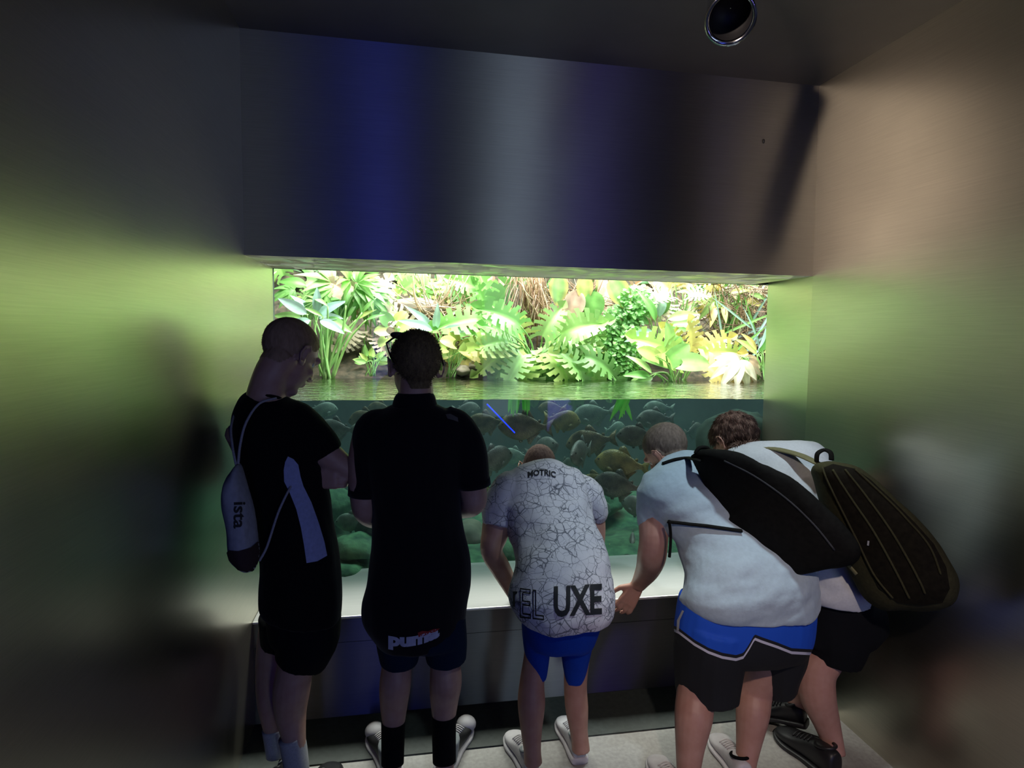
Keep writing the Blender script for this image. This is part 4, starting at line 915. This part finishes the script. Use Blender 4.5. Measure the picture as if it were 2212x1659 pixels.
# ---- person 4: bent, pale grey shirt, blue and black shorts
p4 = person('person bending over the ledge in a pale grey T-shirt and blue-black shorts with white stripes', (W(1560, 1600, 1.85).x, W(1560, 1600, 1.85).y, 0))
H4 = Matrix.Translation(W(1443, 975, 2.30)) @ Rh(-32, 48, -6); s4 = 1.13
T4 = [(1418, 1008, 1500, 996, 2.22, .06), (1398, 1028, 1560, 1010, 2.17, .09), (1384, 1060, 1620, 1040, 2.11, .12), (1410, 1110, 1670, 1085, 2.05, .135), (1450, 1150, 1705, 1130, 2.00, .14), (1474, 1190, 1730, 1170, 1.95, .145), (1483, 1235, 1752, 1215, 1.90, .15), (1474, 1280, 1758, 1252, 1.86, .155), (1470, 1304, 1757, 1288, 1.85, .155), (1484, 1318, 1748, 1306, 1.85, .15)]
B4 = headprims(H4, s4) + [tube([W(1475, 1030, 2.19), W(1462, 1005, 2.24), W(1450, 985, 2.28)], [.085, .068, .064], 18, 4), torso(T4[:-1], scale=.9, tscale=.9),
      limb([(1430, 1060, 2.12, 42), (1415, 1110, 2.10, 36), (1412, 1165, 2.07, 31), (1408, 1200, 2.10, 31), (1400, 1228, 2.20, 26), (1386, 1252, 2.29, 19), (1378, 1264, 2.315, 16)]),
      limb([(1610, 1080, 2.14, 40), (1590, 1160, 2.25, 32), (1570, 1215, 2.30, 26), (1562, 1250, 2.34, 18)]),
      limb([(1540, 1330, 1.85, 58), (1522, 1430, 1.86, 48), (1504, 1500, 1.85, 41), (1498, 1550, 1.82, 40), (1490, 1620, 1.80, 30), (1486, 1690, 1.785, 23), (1486, 1715, 1.78, 23)]),
      limb([(1685, 1320, 1.88, 54), (1660, 1420, 1.90, 44), (1632, 1490, 1.92, 37), (1626, 1540, 1.89, 35), (1618, 1600, 1.87, 27), (1612, 1645, 1.85, 22), (1610, 1668, 1.85, 22)])]
B4 += handprims(W(1377, 1264, 2.315), (-.50, .0, -.85), (-.15, -1, .12), 1.05, 24, 9, 1) + handprims(W(1562, 1250, 2.34), (.1, .5, -.4), (0, -.2, 1), 1.0, 25)
BD4 = bodyof(p4, B4, 'skin4'); eyes(H4, s4, p4)
hairfrom(BD4, H4, s4, 0.0025, 'hair4', p4, low=-.075, strands=2500, slen=.004, sr=.0008)
sh = remesh('t_shirt', join([torso(T4), limb([(1460, 1045, 2.13, 46), (1428, 1052, 2.12, 44), (1414, 1110, 2.10, 36), (1413, 1164, 2.08, 30)])]), .007, 4, 'grey_shirt', p4); folds(sh, .013, (5, 5, 11), 7); S4 = sh
mk('neckband', tube([W(1418, 1006, 2.20), W(1440, 994, 2.205), W(1468, 988, 2.21), W(1496, 984, 2.22)], .009, 8, 4), 'strap_grey', p4)
st = remesh('shorts', join([torso([(1474, 1290, 1752, 1280, 1.86, .145), (1466, 1330, 1750, 1325, 1.86, .15), (1462, 1375, 1746, 1370, 1.86, .145), (1470, 1405, 1738, 1395, 1.87, .12)]),
     limb([(1545, 1340, 1.85, 78), (1534, 1400, 1.86, 76), (1530, 1460, 1.87, 70), (1528, 1500, 1.87, 66)]), limb([(1680, 1335, 1.87, 70), (1682, 1400, 1.89, 60), (1678, 1450, 1.90, 50), (1682, 1488, 1.91, 38)])]), .006, 3, 'blue_short', p4); folds(st, .005, seed=5)
# pattern: blue above, dark piping, white stripe, black below (rides on the cloth)
ds = 'stripe'; at = st.data.attributes.new(ds, 'FLOAT', 'POINT')
s0 = [(1440, 1352), (1466, 1364), (1500, 1390), (1530, 1407), (1560, 1418), (1590, 1423), (1606, 1418), (1618, 1400), (1630, 1378), (1645, 1384), (1680, 1396), (1710, 1408), (1745, 1410), (1790, 1412)]
sx_ = [q[0] for q in s0]; sy_ = [q[1] for q in s0]
vals = []
Rinv = RW.T
for v_ in st.data.vertices:
    c = Rinv @ np.array(list(v_.co + p4.location - CAMP)); vals.append(c[1] / c[2] * F + _pp[1] - np.interp(c[0] / c[2] * F + _pp[0], sx_, sy_))
at.data.foreach_set('value', vals)
m, nt, b = newmat('striped_short'); a_ = N(nt, 'ShaderNodeAttribute', attribute_name='stripe'); mr = N(nt, 'ShaderNodeMapRange'); mr.inputs['From Min'].default_value = -40; mr.inputs['From Max'].default_value = 40; L(nt, a_.outputs['Fac'], mr.inputs['Value'])
r_ = ramp(nt, mr.outputs[0], [(0, (.008, .09, .62)), (.40, (.008, .008, .012)), (.485, (.62, .62, .72)), (.56, (.006, .007, .009))]); r_.color_ramp.interpolation = 'CONSTANT'
L(nt, r_.outputs[0], b.inputs['Base Color']); b.inputs['Roughness'].default_value = .8; st.data.materials.clear(); st.data.materials.append(m)
bv4 = bvh_of([st])
o = decal('side_piping', [[(1475, 1318), (1479, 1320), (1470, 1340), (1468, 1362), (1463, 1362), (1464, 1340)]], bv4, 'sock_white', p4, .003); o['label'] = 'white piping'
foot(p4, (1412, 1624), 1485, .28, mats=('shoe_white', 'shoe_white', 'sock_black'), label='white shoe', width=.105)
foot(p4, (1545, 1578), 1612, .28, mats=('shoe_white', 'shoe_white', 'sock_black'), label='white shoe', width=.105)

SHIFT = -.18
# ---- person 5: far right behind
p5 = person('brown-haired person in a white T-shirt bending by the right wall, behind two backpacks', (W(1790, 1600, 1.95).x, W(1790, 1600, 1.95).y, 0))
H5 = Matrix.Translation(W(1590, 955, 2.36)) @ Rh(-18, 50, 6); s5 = 1.08
T5 = [(1560, 990, 1640, 975, 2.28, .05), (1570, 1010, 1710, 968, 2.24, .085), (1590, 1050, 1770, 972, 2.18, .12), (1620, 1110, 1810, 1030, 2.10, .14), (1660, 1170, 1830, 1110, 2.04, .14), (1720, 1230, 1850, 1200, 1.99, .14), (1735, 1270, 1860, 1255, 1.97, .14), (1745, 1290, 1862, 1284, 1.97, .135)]
B5 = headprims(H5, s5) + [tube([W(1625, 1020, 2.24), W(1610, 1000, 2.29), W(1598, 980, 2.33)], [.08, .064, .06], 18, 4), torso(T5[:-1], scale=.9, tscale=.9),
      limb([(1620, 1040, 2.22, 36), (1600, 1120, 2.30, 30), (1590, 1200, 2.33, 24), (1570, 1262, 2.34, 17)]),
      limb([(1780, 1040, 2.16, 36), (1760, 1150, 2.24, 28), (1740, 1230, 2.30, 22), (1720, 1270, 2.32, 16)]),
      limb([(1800, 1290, 1.98, 46), (1785, 1400, 1.98, 42), (1763, 1450, 1.98, 40), (1765, 1500, 1.97, 38), (1785, 1560, 1.96, 28), (1797, 1600, 1.945, 23), (1802, 1630, 1.93, 23)]),
      limb([(1745, 1300, 2.06, 38), (1742, 1400, 2.12, 34), (1735, 1450, 2.13, 32), (1732, 1495, 2.12, 30), (1724, 1530, 2.10, 22)])]
B5 += handprims(W(1570, 1262, 2.34), (-.5, .4, -.1), (0, -.2, 1), 1, 25) + handprims(W(1720, 1270, 2.32), (-.5, .4, -.1), (0, -.2, 1), 1, 25)
BD5 = bodyof(p5, B5, 'skin4'); eyes(H5, s5, p5)
hairfrom(BD5, H5, s5, 0.015, 'hair5', p5, low=-.08, strands=6500, slen=.036, sr=.0018, rag=.5, fall=1.0)
sh = remesh('t_shirt', join([torso(T5), limb([(1650, 1030, 2.22, 40), (1618, 1050, 2.22, 40), (1602, 1110, 2.28, 36)])]), .007, 4, 'white_shirt', p5); folds(sh, .013, (6, 5, 10), 12); S5 = sh
st = remesh('shorts', join([torso([(1748, 1270, 1866, 1262, 1.98, .13), (1740, 1300, 1892, 1290, 1.99, .14), (1728, 1350, 1902, 1340, 2.0, .14), (1722, 1385, 1885, 1375, 2.0, .12)]),
     limb([(1800, 1320, 1.99, 70), (1800, 1380, 1.99, 70), (1795, 1430, 1.98, 56)]), limb([(1745, 1320, 2.06, 50), (1742, 1400, 2.1, 46), (1736, 1450, 2.11, 38)])]), .007, 3, 'black_short', p5); folds(st, .006, seed=15)
foot(p5, (1682, 1536), 1812, .30, .10, mats=('shoe_black',) * 3, label='black leather shoe', width=.115, height=.11, lace='shoe_black')
g0 = W(1745, 1575, 2.07); g0.z = .06; shoe(p5, g0, g0 + V((-.15, .19, -.04)), ('shoe_black', 'shoe_black', 'shoe_black'), 'black leather shoe', width=.10, height=.09, lace='shoe_black')

# ---- backpacks
SHIFT = -.10
def zq(l): return [(1320 + x / 2.86, 880 + y / 2.86) for x, y in l]
bk = empty('backpack', W(1700, 1200, 1.72), 'slim black backpack slung over the back of the person in pale grey', 'backpack')
o1 = zq([(495, 292), (560, 262), (720, 268), (800, 300), (880, 345), (950, 370), (1100, 450), (1250, 580), (1400, 740), (1470, 850), (1472, 930), (1400, 990), (1230, 1020), (1080, 1040), (950, 1005), (800, 915), (700, 830), (590, 750), (640, 740), (680, 660), (620, 540), (550, 410)])
Yb4 = lambda x, y: float(np.interp(x, [1490, 1560, 1700, 1840], [2.02, 1.95, 1.80, 1.70]))
bb = remesh('pack_body', inflate(o1, (zq([(720, 420)])[0], zq([(1300, 900)])[0]), Yb4, .11, nrm=V((.1, -.9, .35))), .007, 3, 'pack_black', bk); folds(bb, .006, (10, 6, 5), 2)
bvk = bvh_of([bb])
mk('zip', tube([onto(bvk, *q, .003) for q in zq([(700, 330), (880, 420), (1080, 560), (1250, 720), (1380, 880)]) if onto(bvk, *q)], .0035, 6, 5), 'strap_grey', bk)
mk('carry_loop', tube([W(*q, 2.0) for q in zq([(520, 285), (545, 252), (590, 250), (615, 275)])], .008, 8, 5), 'pack_black', bk)
mk('strap', tube([p for p in [onto(bvh_of([S4, bb]), *zq([q])[0], .004) for q in ((320, 352), (370, 334), (420, 322), (470, 316), (520, 318), (560, 330))] if p], .013, 8, 4, .4), 'pack_black', bk)
bv4s = bvh_of([S4])
bvc = bvh_of([S4, bb])
mk('strap', tube([p for p in [onto(bvc, *zq([(362 + 34 * k, 702 + 5.2 * k)])[0], .007) for k in range(14)] if p], .014, 8, 3, .4), 'pack_black', bk)
mk('strap_end', tube([W(*zq([q])[0], y_) for q, y_ in (((358, 700), 1.94), ((368, 780), 1.95), ((366, 860), 1.95), ((360, 925), 1.95))], .006, 8, 5), 'pack_black', bk)
SHIFT = -.12
bk = empty('backpack', W(1930, 1250, 1.62), 'large ribbed olive backpack hanging off the person by the right wall', 'backpack')
o2 = [(1750, 1018), (1756, 1005), (1775, 998), (1800, 996), (1848, 1008), (1880, 1030), (1930, 1075), (1985, 1125), (2020, 1165), (2048, 1210), (2066, 1250), (2064, 1285), (2050, 1308), (2010, 1320), (1950, 1318), (1905, 1318), (1868, 1296), (1845, 1260), (1820, 1210), (1795, 1150), (1770, 1085), (1758, 1045)]
Yb5 = lambda x, y: float(np.interp(x, [1750, 1850, 1960, 2067], [1.84, 1.75, 1.64, 1.56]))
bb = remesh('pack_body', inflate(o2, ((1800, 1045), (1970, 1240)), Yb5, .12, nrm=V((-.45, -.82, .3)), back=.35), .007, 3, 'pack_olive', bk); folds(bb, .004, (8, 6, 5), 5)
bvk = bvh_of([bb])
fp = decal('front_panel', [[(1779, 1012), (1800, 1004), (1846, 1014), (1880, 1038), (1925, 1080), (1975, 1130), (2015, 1175), (2042, 1225), (2050, 1270), (2035, 1300), (1990, 1306), (1940, 1300), (1900, 1270), (1872, 1215), (1840, 1150), (1806, 1085), (1780, 1040)]], bvk, 'pack_dark', bk, .004)
fp['label'] = 'dark brown front panel'
for q in ([(1779, 1012), (1800, 1060), (1850, 1160), (1890, 1240), (1930, 1290)], [(1800, 1016), (1835, 1070), (1890, 1150), (1940, 1240), (1965, 1290)], [(1825, 1016), (1870, 1070), (1925, 1145), (1975, 1230), (1998, 1280)], [(1846, 1016), (1900, 1065), (1955, 1120), (2005, 1180), (2030, 1240)]):
    pts = [onto(bvk, *p, .006) for p in catmull(q, 4)]; pts = [p for p in pts if p]
    if len(pts) > 3: mk('seam_rib', tube(pts, .0038, 6, 2), 'pack_olive', bk)
mk('carry_loop', tube([W(x, y, Y_) for x, y, Y_ in ((1764, 996, 1.90), (1766, 980, 1.9), (1780, 972, 1.9), (1794, 978, 1.88), (1796, 994, 1.87))], .011, 8, 5, .6), 'pack_black', bk)
pl = decal('hanging_label', [[(1876, 1166), (1880, 1167), (1879, 1177), (1875, 1176)]], bvk, 'sock_white', bk, .008, 3)
mk('strap', tube([W(1768, 1002, 1.90), W(1730, 984, 1.97), W(1690, 973, 2.05), W(1650, 966, 2.12), W(1622, 965, 2.18), W(1604, 975, 2.24)], [.020, .024, .026, .026, .024, .022], 12, 5, .3), 'strap_olive', bk)
mk('side_strap', tube([onto(bvk, *p, .004) or W(*p, 1.75) for p in [(1800, 1150), (1825, 1205), (1852, 1240)]], .010, 8, 4, .4), 'strap_olive', bk)

SHIFT = 0.0
# ------------------------------------------------------------------ fish
def fishmat(name, c, c2, gold):
    m, nt, b = newmat(name); tc = N(nt, 'ShaderNodeTexCoord'); no = N(nt, 'ShaderNodeTexNoise', Scale=5.0, Detail=4.0); L(nt, tc.outputs['Object'], no.inputs['Vector'])
    r = ramp(nt, no.outputs['Fac'], [(.35, c2), (.65, c)]); vo = N(nt, 'ShaderNodeTexVoronoi', Scale=58.0); L(nt, tc.outputs['Object'], vo.inputs['Vector'])
    r2 = ramp(nt, vo.outputs['Distance'], [(.0, (1, 1, 1)), (.30, (0, 0, 0))]); n3 = N(nt, 'ShaderNodeTexNoise', Scale=3.0); L(nt, tc.outputs['Object'], n3.inputs['Vector'])
    r3 = ramp(nt, n3.outputs['Fac'], [(.48, (0, 0, 0)), (.62, (1, 1, 1))]); mu = N(nt, 'ShaderNodeMath', operation='MULTIPLY'); L(nt, r2.outputs[0], mu.inputs[0]); L(nt, r3.outputs[0], mu.inputs[1])
    mx = N(nt, 'ShaderNodeMix', data_type='RGBA'); L(nt, mu.outputs[0], mx.inputs[0]); L(nt, r.outputs[0], mx.inputs[6]); mx.inputs[7].default_value = (*gold, 1); L(nt, mx.outputs[2], b.inputs['Base Color'])
    b.inputs['Roughness'].default_value = .32; bp = N(nt, 'ShaderNodeBump', Strength=.22, Distance=.02); L(nt, vo.outputs['Distance'], bp.inputs['Height']); L(nt, bp.outputs[0], b.inputs['Normal']); return m
FM = [fishmat('fish_brown', (.22, .18, .10), (.09, .075, .045), (1, .85, .45)), fishmat('fish_grey', (.21, .23, .21), (.11, .12, .12), (.8, .85, .7)),
      fishmat('fish_gold', (.36, .30, .11), (.15, .13, .06), (1, .9, .4)), fishmat('fish_pale', (.26, .34, .29), (.15, .20, .18), (.9, 1, .7)), fishmat('fish_dark', (.14, .14, .12), (.06, .06, .055), (.7, .65, .4))]
def fishmesh():
    prof = [(0, .02, -.02, .015), (.025, .055, -.02, .035), (.08, .12, -.01, .055), (.16, .185, .0, .072), (.28, .235, .0, .082), (.42, .245, -.005, .078), (.56, .20, 0, .062), (.68, .125, .01, .042), (.76, .07, .015, .026), (.83, .048, .015, .016), (.86, .05, .015, .010)]
    P = catmull(prof, 4); C = [np.array((.45 - p[0], 0, p[2])) for p in P]
    pr = [ringmesh(C, [np.array((0, 1., 0))] * len(C), [np.array((0, 0, 1.))] * len(C), P[:, 3], P[:, 1], 22)]
    def fin(pts, th, y=0, cant=0):
        v = []; n = len(pts); cx, cz = sum(p[0] for p in pts) / n, sum(p[1] for p in pts) / n
        for sgn in (1, -1):
            for (x, z) in pts: v.append(V((.45 - x, y + cant * abs(z - pts[0][1]) + sgn * th * .3, z)))
        v.append(V((.45 - cx, y + cant * abs(cz - pts[0][1]) + th, cz))); v.append(V((.45 - cx, y + cant * abs(cz - pts[0][1]) - th, cz)))
        f = []
        for j in range(n): k = (j + 1) % n; f += [(2 * n, j, k), (2 * n + 1, n + k, n + j), (j, n + j, n + k, k)]
        return v, f
    pr.append(fin([(.83, .05), (.90, .12), (1.0, .185), (.965, .08), (.95, .015), (.965, -.05), (1.0, -.155), (.90, -.09), (.83, -.02)], .008))
    pr.append(fin([(.40, .22), (.43, .30), (.50, .335), (.55, .30), (.60, .22), (.66, .14), (.56, .17)], .008))
    pr.append(fin([(.52, -.20), (.56, -.30), (.60, -.31), (.66, -.20), (.78, -.07), (.66, -.10)], .008))
    pr.append(fin([(.36, -.21), (.40, -.29), (.45, -.28), (.46, -.22)], .007)); pr.append(fin([(.70, .11), (.73, .15), (.77, .14), (.76, .08)], .006))
    for sd in (1, -1): pr.append(fin([(.24, -.08), (.30, -.13), (.38, -.155), (.36, -.10), (.30, -.06)], .005, sd * .075, sd * .5))
    return join(pr)
FMESH = fishmesh()
fish_me = None
EYEV = [ellipsoid((.45 - .085, sd * .052, .035), (.019, .010, .019), None, 12, 8) for sd in (1, -1)]
m_eye = simple('fish_eye', (.02, .02, .015), .1)
FISH = [  # px, py, depth, length px, facing (+1 right), yaw, pitch, material, label
    (1046, 914, 3.10, 84, -1, 15, -4, 0, 'brown fish just left of the blue reflection, facing left'),
    (1130, 922, 2.98, 112, -1, 12, 2, 0, 'large brown fish crossing behind the lower end of the blue reflection, facing left'),
    (1218, 908, 3.10, 86, 1, 14, -6, 2, 'yellow-brown fish facing right, just under the waterline near the centre'),
    (1278, 895, 3.30, 88, -1, 12, -6, 3, 'pale glittering fish right of the yellow-brown one, just under the waterline'),
    (1272, 955, 3.10, 98, -1, 25, -10, 0, 'brown fish partly hidden behind the round grey fish'),
    (1254, 978, 2.92, 88, -1, 52, 4, 1, 'round grey fish seen nearly head-on right of the third head'),
    (1374, 942, 3.00, 88, -1, 12, 4, 4, 'dark fish facing left beside the fourth head'),
    (1338, 1002, 2.95, 96, -1, 35, 4, 2, 'golden fish on top of the cluster between third and fourth persons'),
    (1330, 1048, 2.92, 96, -1, 28, 6, 4, 'dark headed fish right under the golden fish of the cluster'),
    (1284, 1042, 3.10, 70, -1, 30, -20, 2, 'yellow fish mostly hidden at the left end of the cluster'),
    (1068, 992, 2.92, 92, 1, 30, 8, 1, 'grey fish facing right beside the second person\'s right arm'),
    (1174, 970, 3.15, 74, 1, 55, 25, 1, 'grey fish rising right behind the third head'),
    (1222, 1006, 3.10, 48, 1, 40, 5, 3, 'pale fish peeking out at the third person\'s ear'),
    (1412, 905, 3.15, 78, -1, 12, 0, 1, 'slate grey fish facing left above the fourth head'),
    (1420, 882, 3.40, 60, -1, 20, 0, 3, 'faint fish at the waterline above the slate grey one'),
    (1140, 1062, 3.30, 60, 1, 30, -20, 2, 'ochre fish under the grey one by the third person\'s sleeve'),
    (1066, 1078, 2.95, 70, 1, 60, -30, 2, 'ochre fish half hidden by the second person\'s elbow'),
    (758, 1128, 2.95, 74, -1, 18, -4, 3, 'pale green fish between the first two persons, facing left'),
    (794, 1142, 2.90, 62, -1, 40, -10, 4, 'dark brown fish behind the second person\'s left elbow'),
    (762, 1208, 2.88, 66, 1, 15, -20, 2, 'yellow-brown fish near the bed between the first two persons'),
    (1366, 1168, 2.95, 60, -1, 68, 6, 1, 'grey-brown fish facing out beside the fourth person\'s arm'),
    (1302, 1098, 3.15, 52, 1, 30, -20, 3, 'pale green fish under the cluster, right of the patterned shirt'),
    (1318, 1150, 3.25, 44, 1, 35, -15, 3, 'small pale fish close to the patterned shirt\'s right side'),
    (1378, 1095, 3.10, 60, -1, 45, 10, 1, 'grey fish half hidden by the fourth person\'s sleeve'),
    (1335, 1192, 2.90, 52, 1, 20, -25, 2, 'greenish-yellow fish low down, right of the patterned shirt'),
    (1105, 1202, 2.92, 44, 1, 20, -10, 2, 'small yellow fish on the bed above the third person\'s forearm'),
    (788, 905, 3.25, 76, -1, 14, -8, 0, 'brownish fish under the waterline left of the second person\'s collar'),
    (722, 928, 3.20, 84, -1, 20, 0, 1, 'hazy grey fish left of the second person\'s shoulder'),
    (700, 884, 3.45, 60, 1, 14, 0, 3, 'faint fish near the surface by the first person\'s shoulder'),
    (820, 882, 3.50, 54, -1, 16, 4, 0, 'faint brown fish right under the surface left of the second neck'),
    (1010, 884, 3.50, 60, 1, 15, 3, 1, 'faint grey fish under the surface left of the blue rod\'s top'),
    (1190, 882, 3.55, 56, -1, 20, 0, 0, 'faint brown fish under the surface at the centre'),
    (1442, 1185, 3.00, 70, 1, 40, -6, 1, 'grey fish behind the fourth person\'s forearm, low in the tank'),
    (1330, 925, 3.55, 50, 1, 20, 10, 3, 'small far fish between the glittering and the dark fish'),
    (1110, 985, 3.50, 58, -1, 30, 0, 3, 'hazy fish far behind the grey one by the second person\'s arm'),
    (1500, 930, 3.50, 56, 1, 30, 8, 4, 'shadowy fish in the dark right end of the tank')]
for i, (px, py, Y, ln, fc, yaw, pit, mi, lb) in enumerate(FISH):
    if fish_me is None:
        fo = mk('fish', FMESH, FM[mi]); bevel_ = None; fixn(fo)
        fo.data.materials[0] = FM[mi]; eo = mk('eye', EYEV[0], m_eye); eo.parent = fo; e2 = mk('eye', EYEV[1], m_eye); e2.parent = fo; fish_me = (fo.data, eo.data, e2.data)
    else:
        fo = bpy.data.objects.new('fish', fish_me[0]); COL.objects.link(fo)
        for em in fish_me[1:]: eo = bpy.data.objects.new('eye', em); eo.parent = fo; COL.objects.link(eo)
    fo.material_slots[0].link = 'OBJECT'; fo.material_slots[0].material = FM[mi]
    sc_ = ln * SC(px, py, Y) / max(.45, math.cos(math.radians(yaw)) * .95)
    if yaw > 45: sc_ = ln * SC(px, py, Y) / .75
    az = yaw if fc > 0 else 180 - yaw          # heading, slightly away from the viewer; front-on fish head towards it
    if yaw > 50: az = -az
    fo.matrix_world = Matrix.Translation(W(px, py, Y)) @ Matrix.Rotation(math.radians(az), 4, 'Z') @ Matrix.Rotation(math.radians(-pit), 4, 'Y') @ Matrix.Scale(sc_, 4)
    tag(fo, lb, 'fish', 'fish in the tank')
# stones on the bed
k = 0
for (px, py, Y, wd, hh, lb, mt) in ((770, 1172, 2.85, 46, 18, 'algae covered mound on the bed between the first two persons', 'algae'), (745, 1225, 2.76, 44, 12, 'low green stone at the glass between the first two persons', 'algae'), (1100, 1180, 2.9, 40, 22, 'algae covered stone left of the patterned shirt', 'algae'),
        (1290, 1080, 3.3, 60, 20, 'green mossy rock under the fish cluster', 'algae'), (1360, 1222, 2.80, 40, 14, 'low mossy stone beside the fourth person\'s forearm', 'algae'), (1015, 1150, 3.1, 36, 22, 'brown stone right of the second person\'s waist', 'river_rock'), (1440, 1140, 3.2, 48, 40, 'dark boulder behind the fourth person\'s sleeve', 'river_rock'), (1590, 985, 2.90, 95, 100, 'big dark rock filling the right end of the water', 'uwall'), (720, 1080, 3.3, 60, 30, 'dark green boulder behind the first person\'s elbow', 'algae')):
    kx = SC(px, py, Y); k += 1
    c = W(px, py, Y); tag(mk('stone', rockmesh(c - V((0, 0, .02)), (wd * kx, .12, hh * kx + .02), k * 3.1), mt), lb, 'stone')
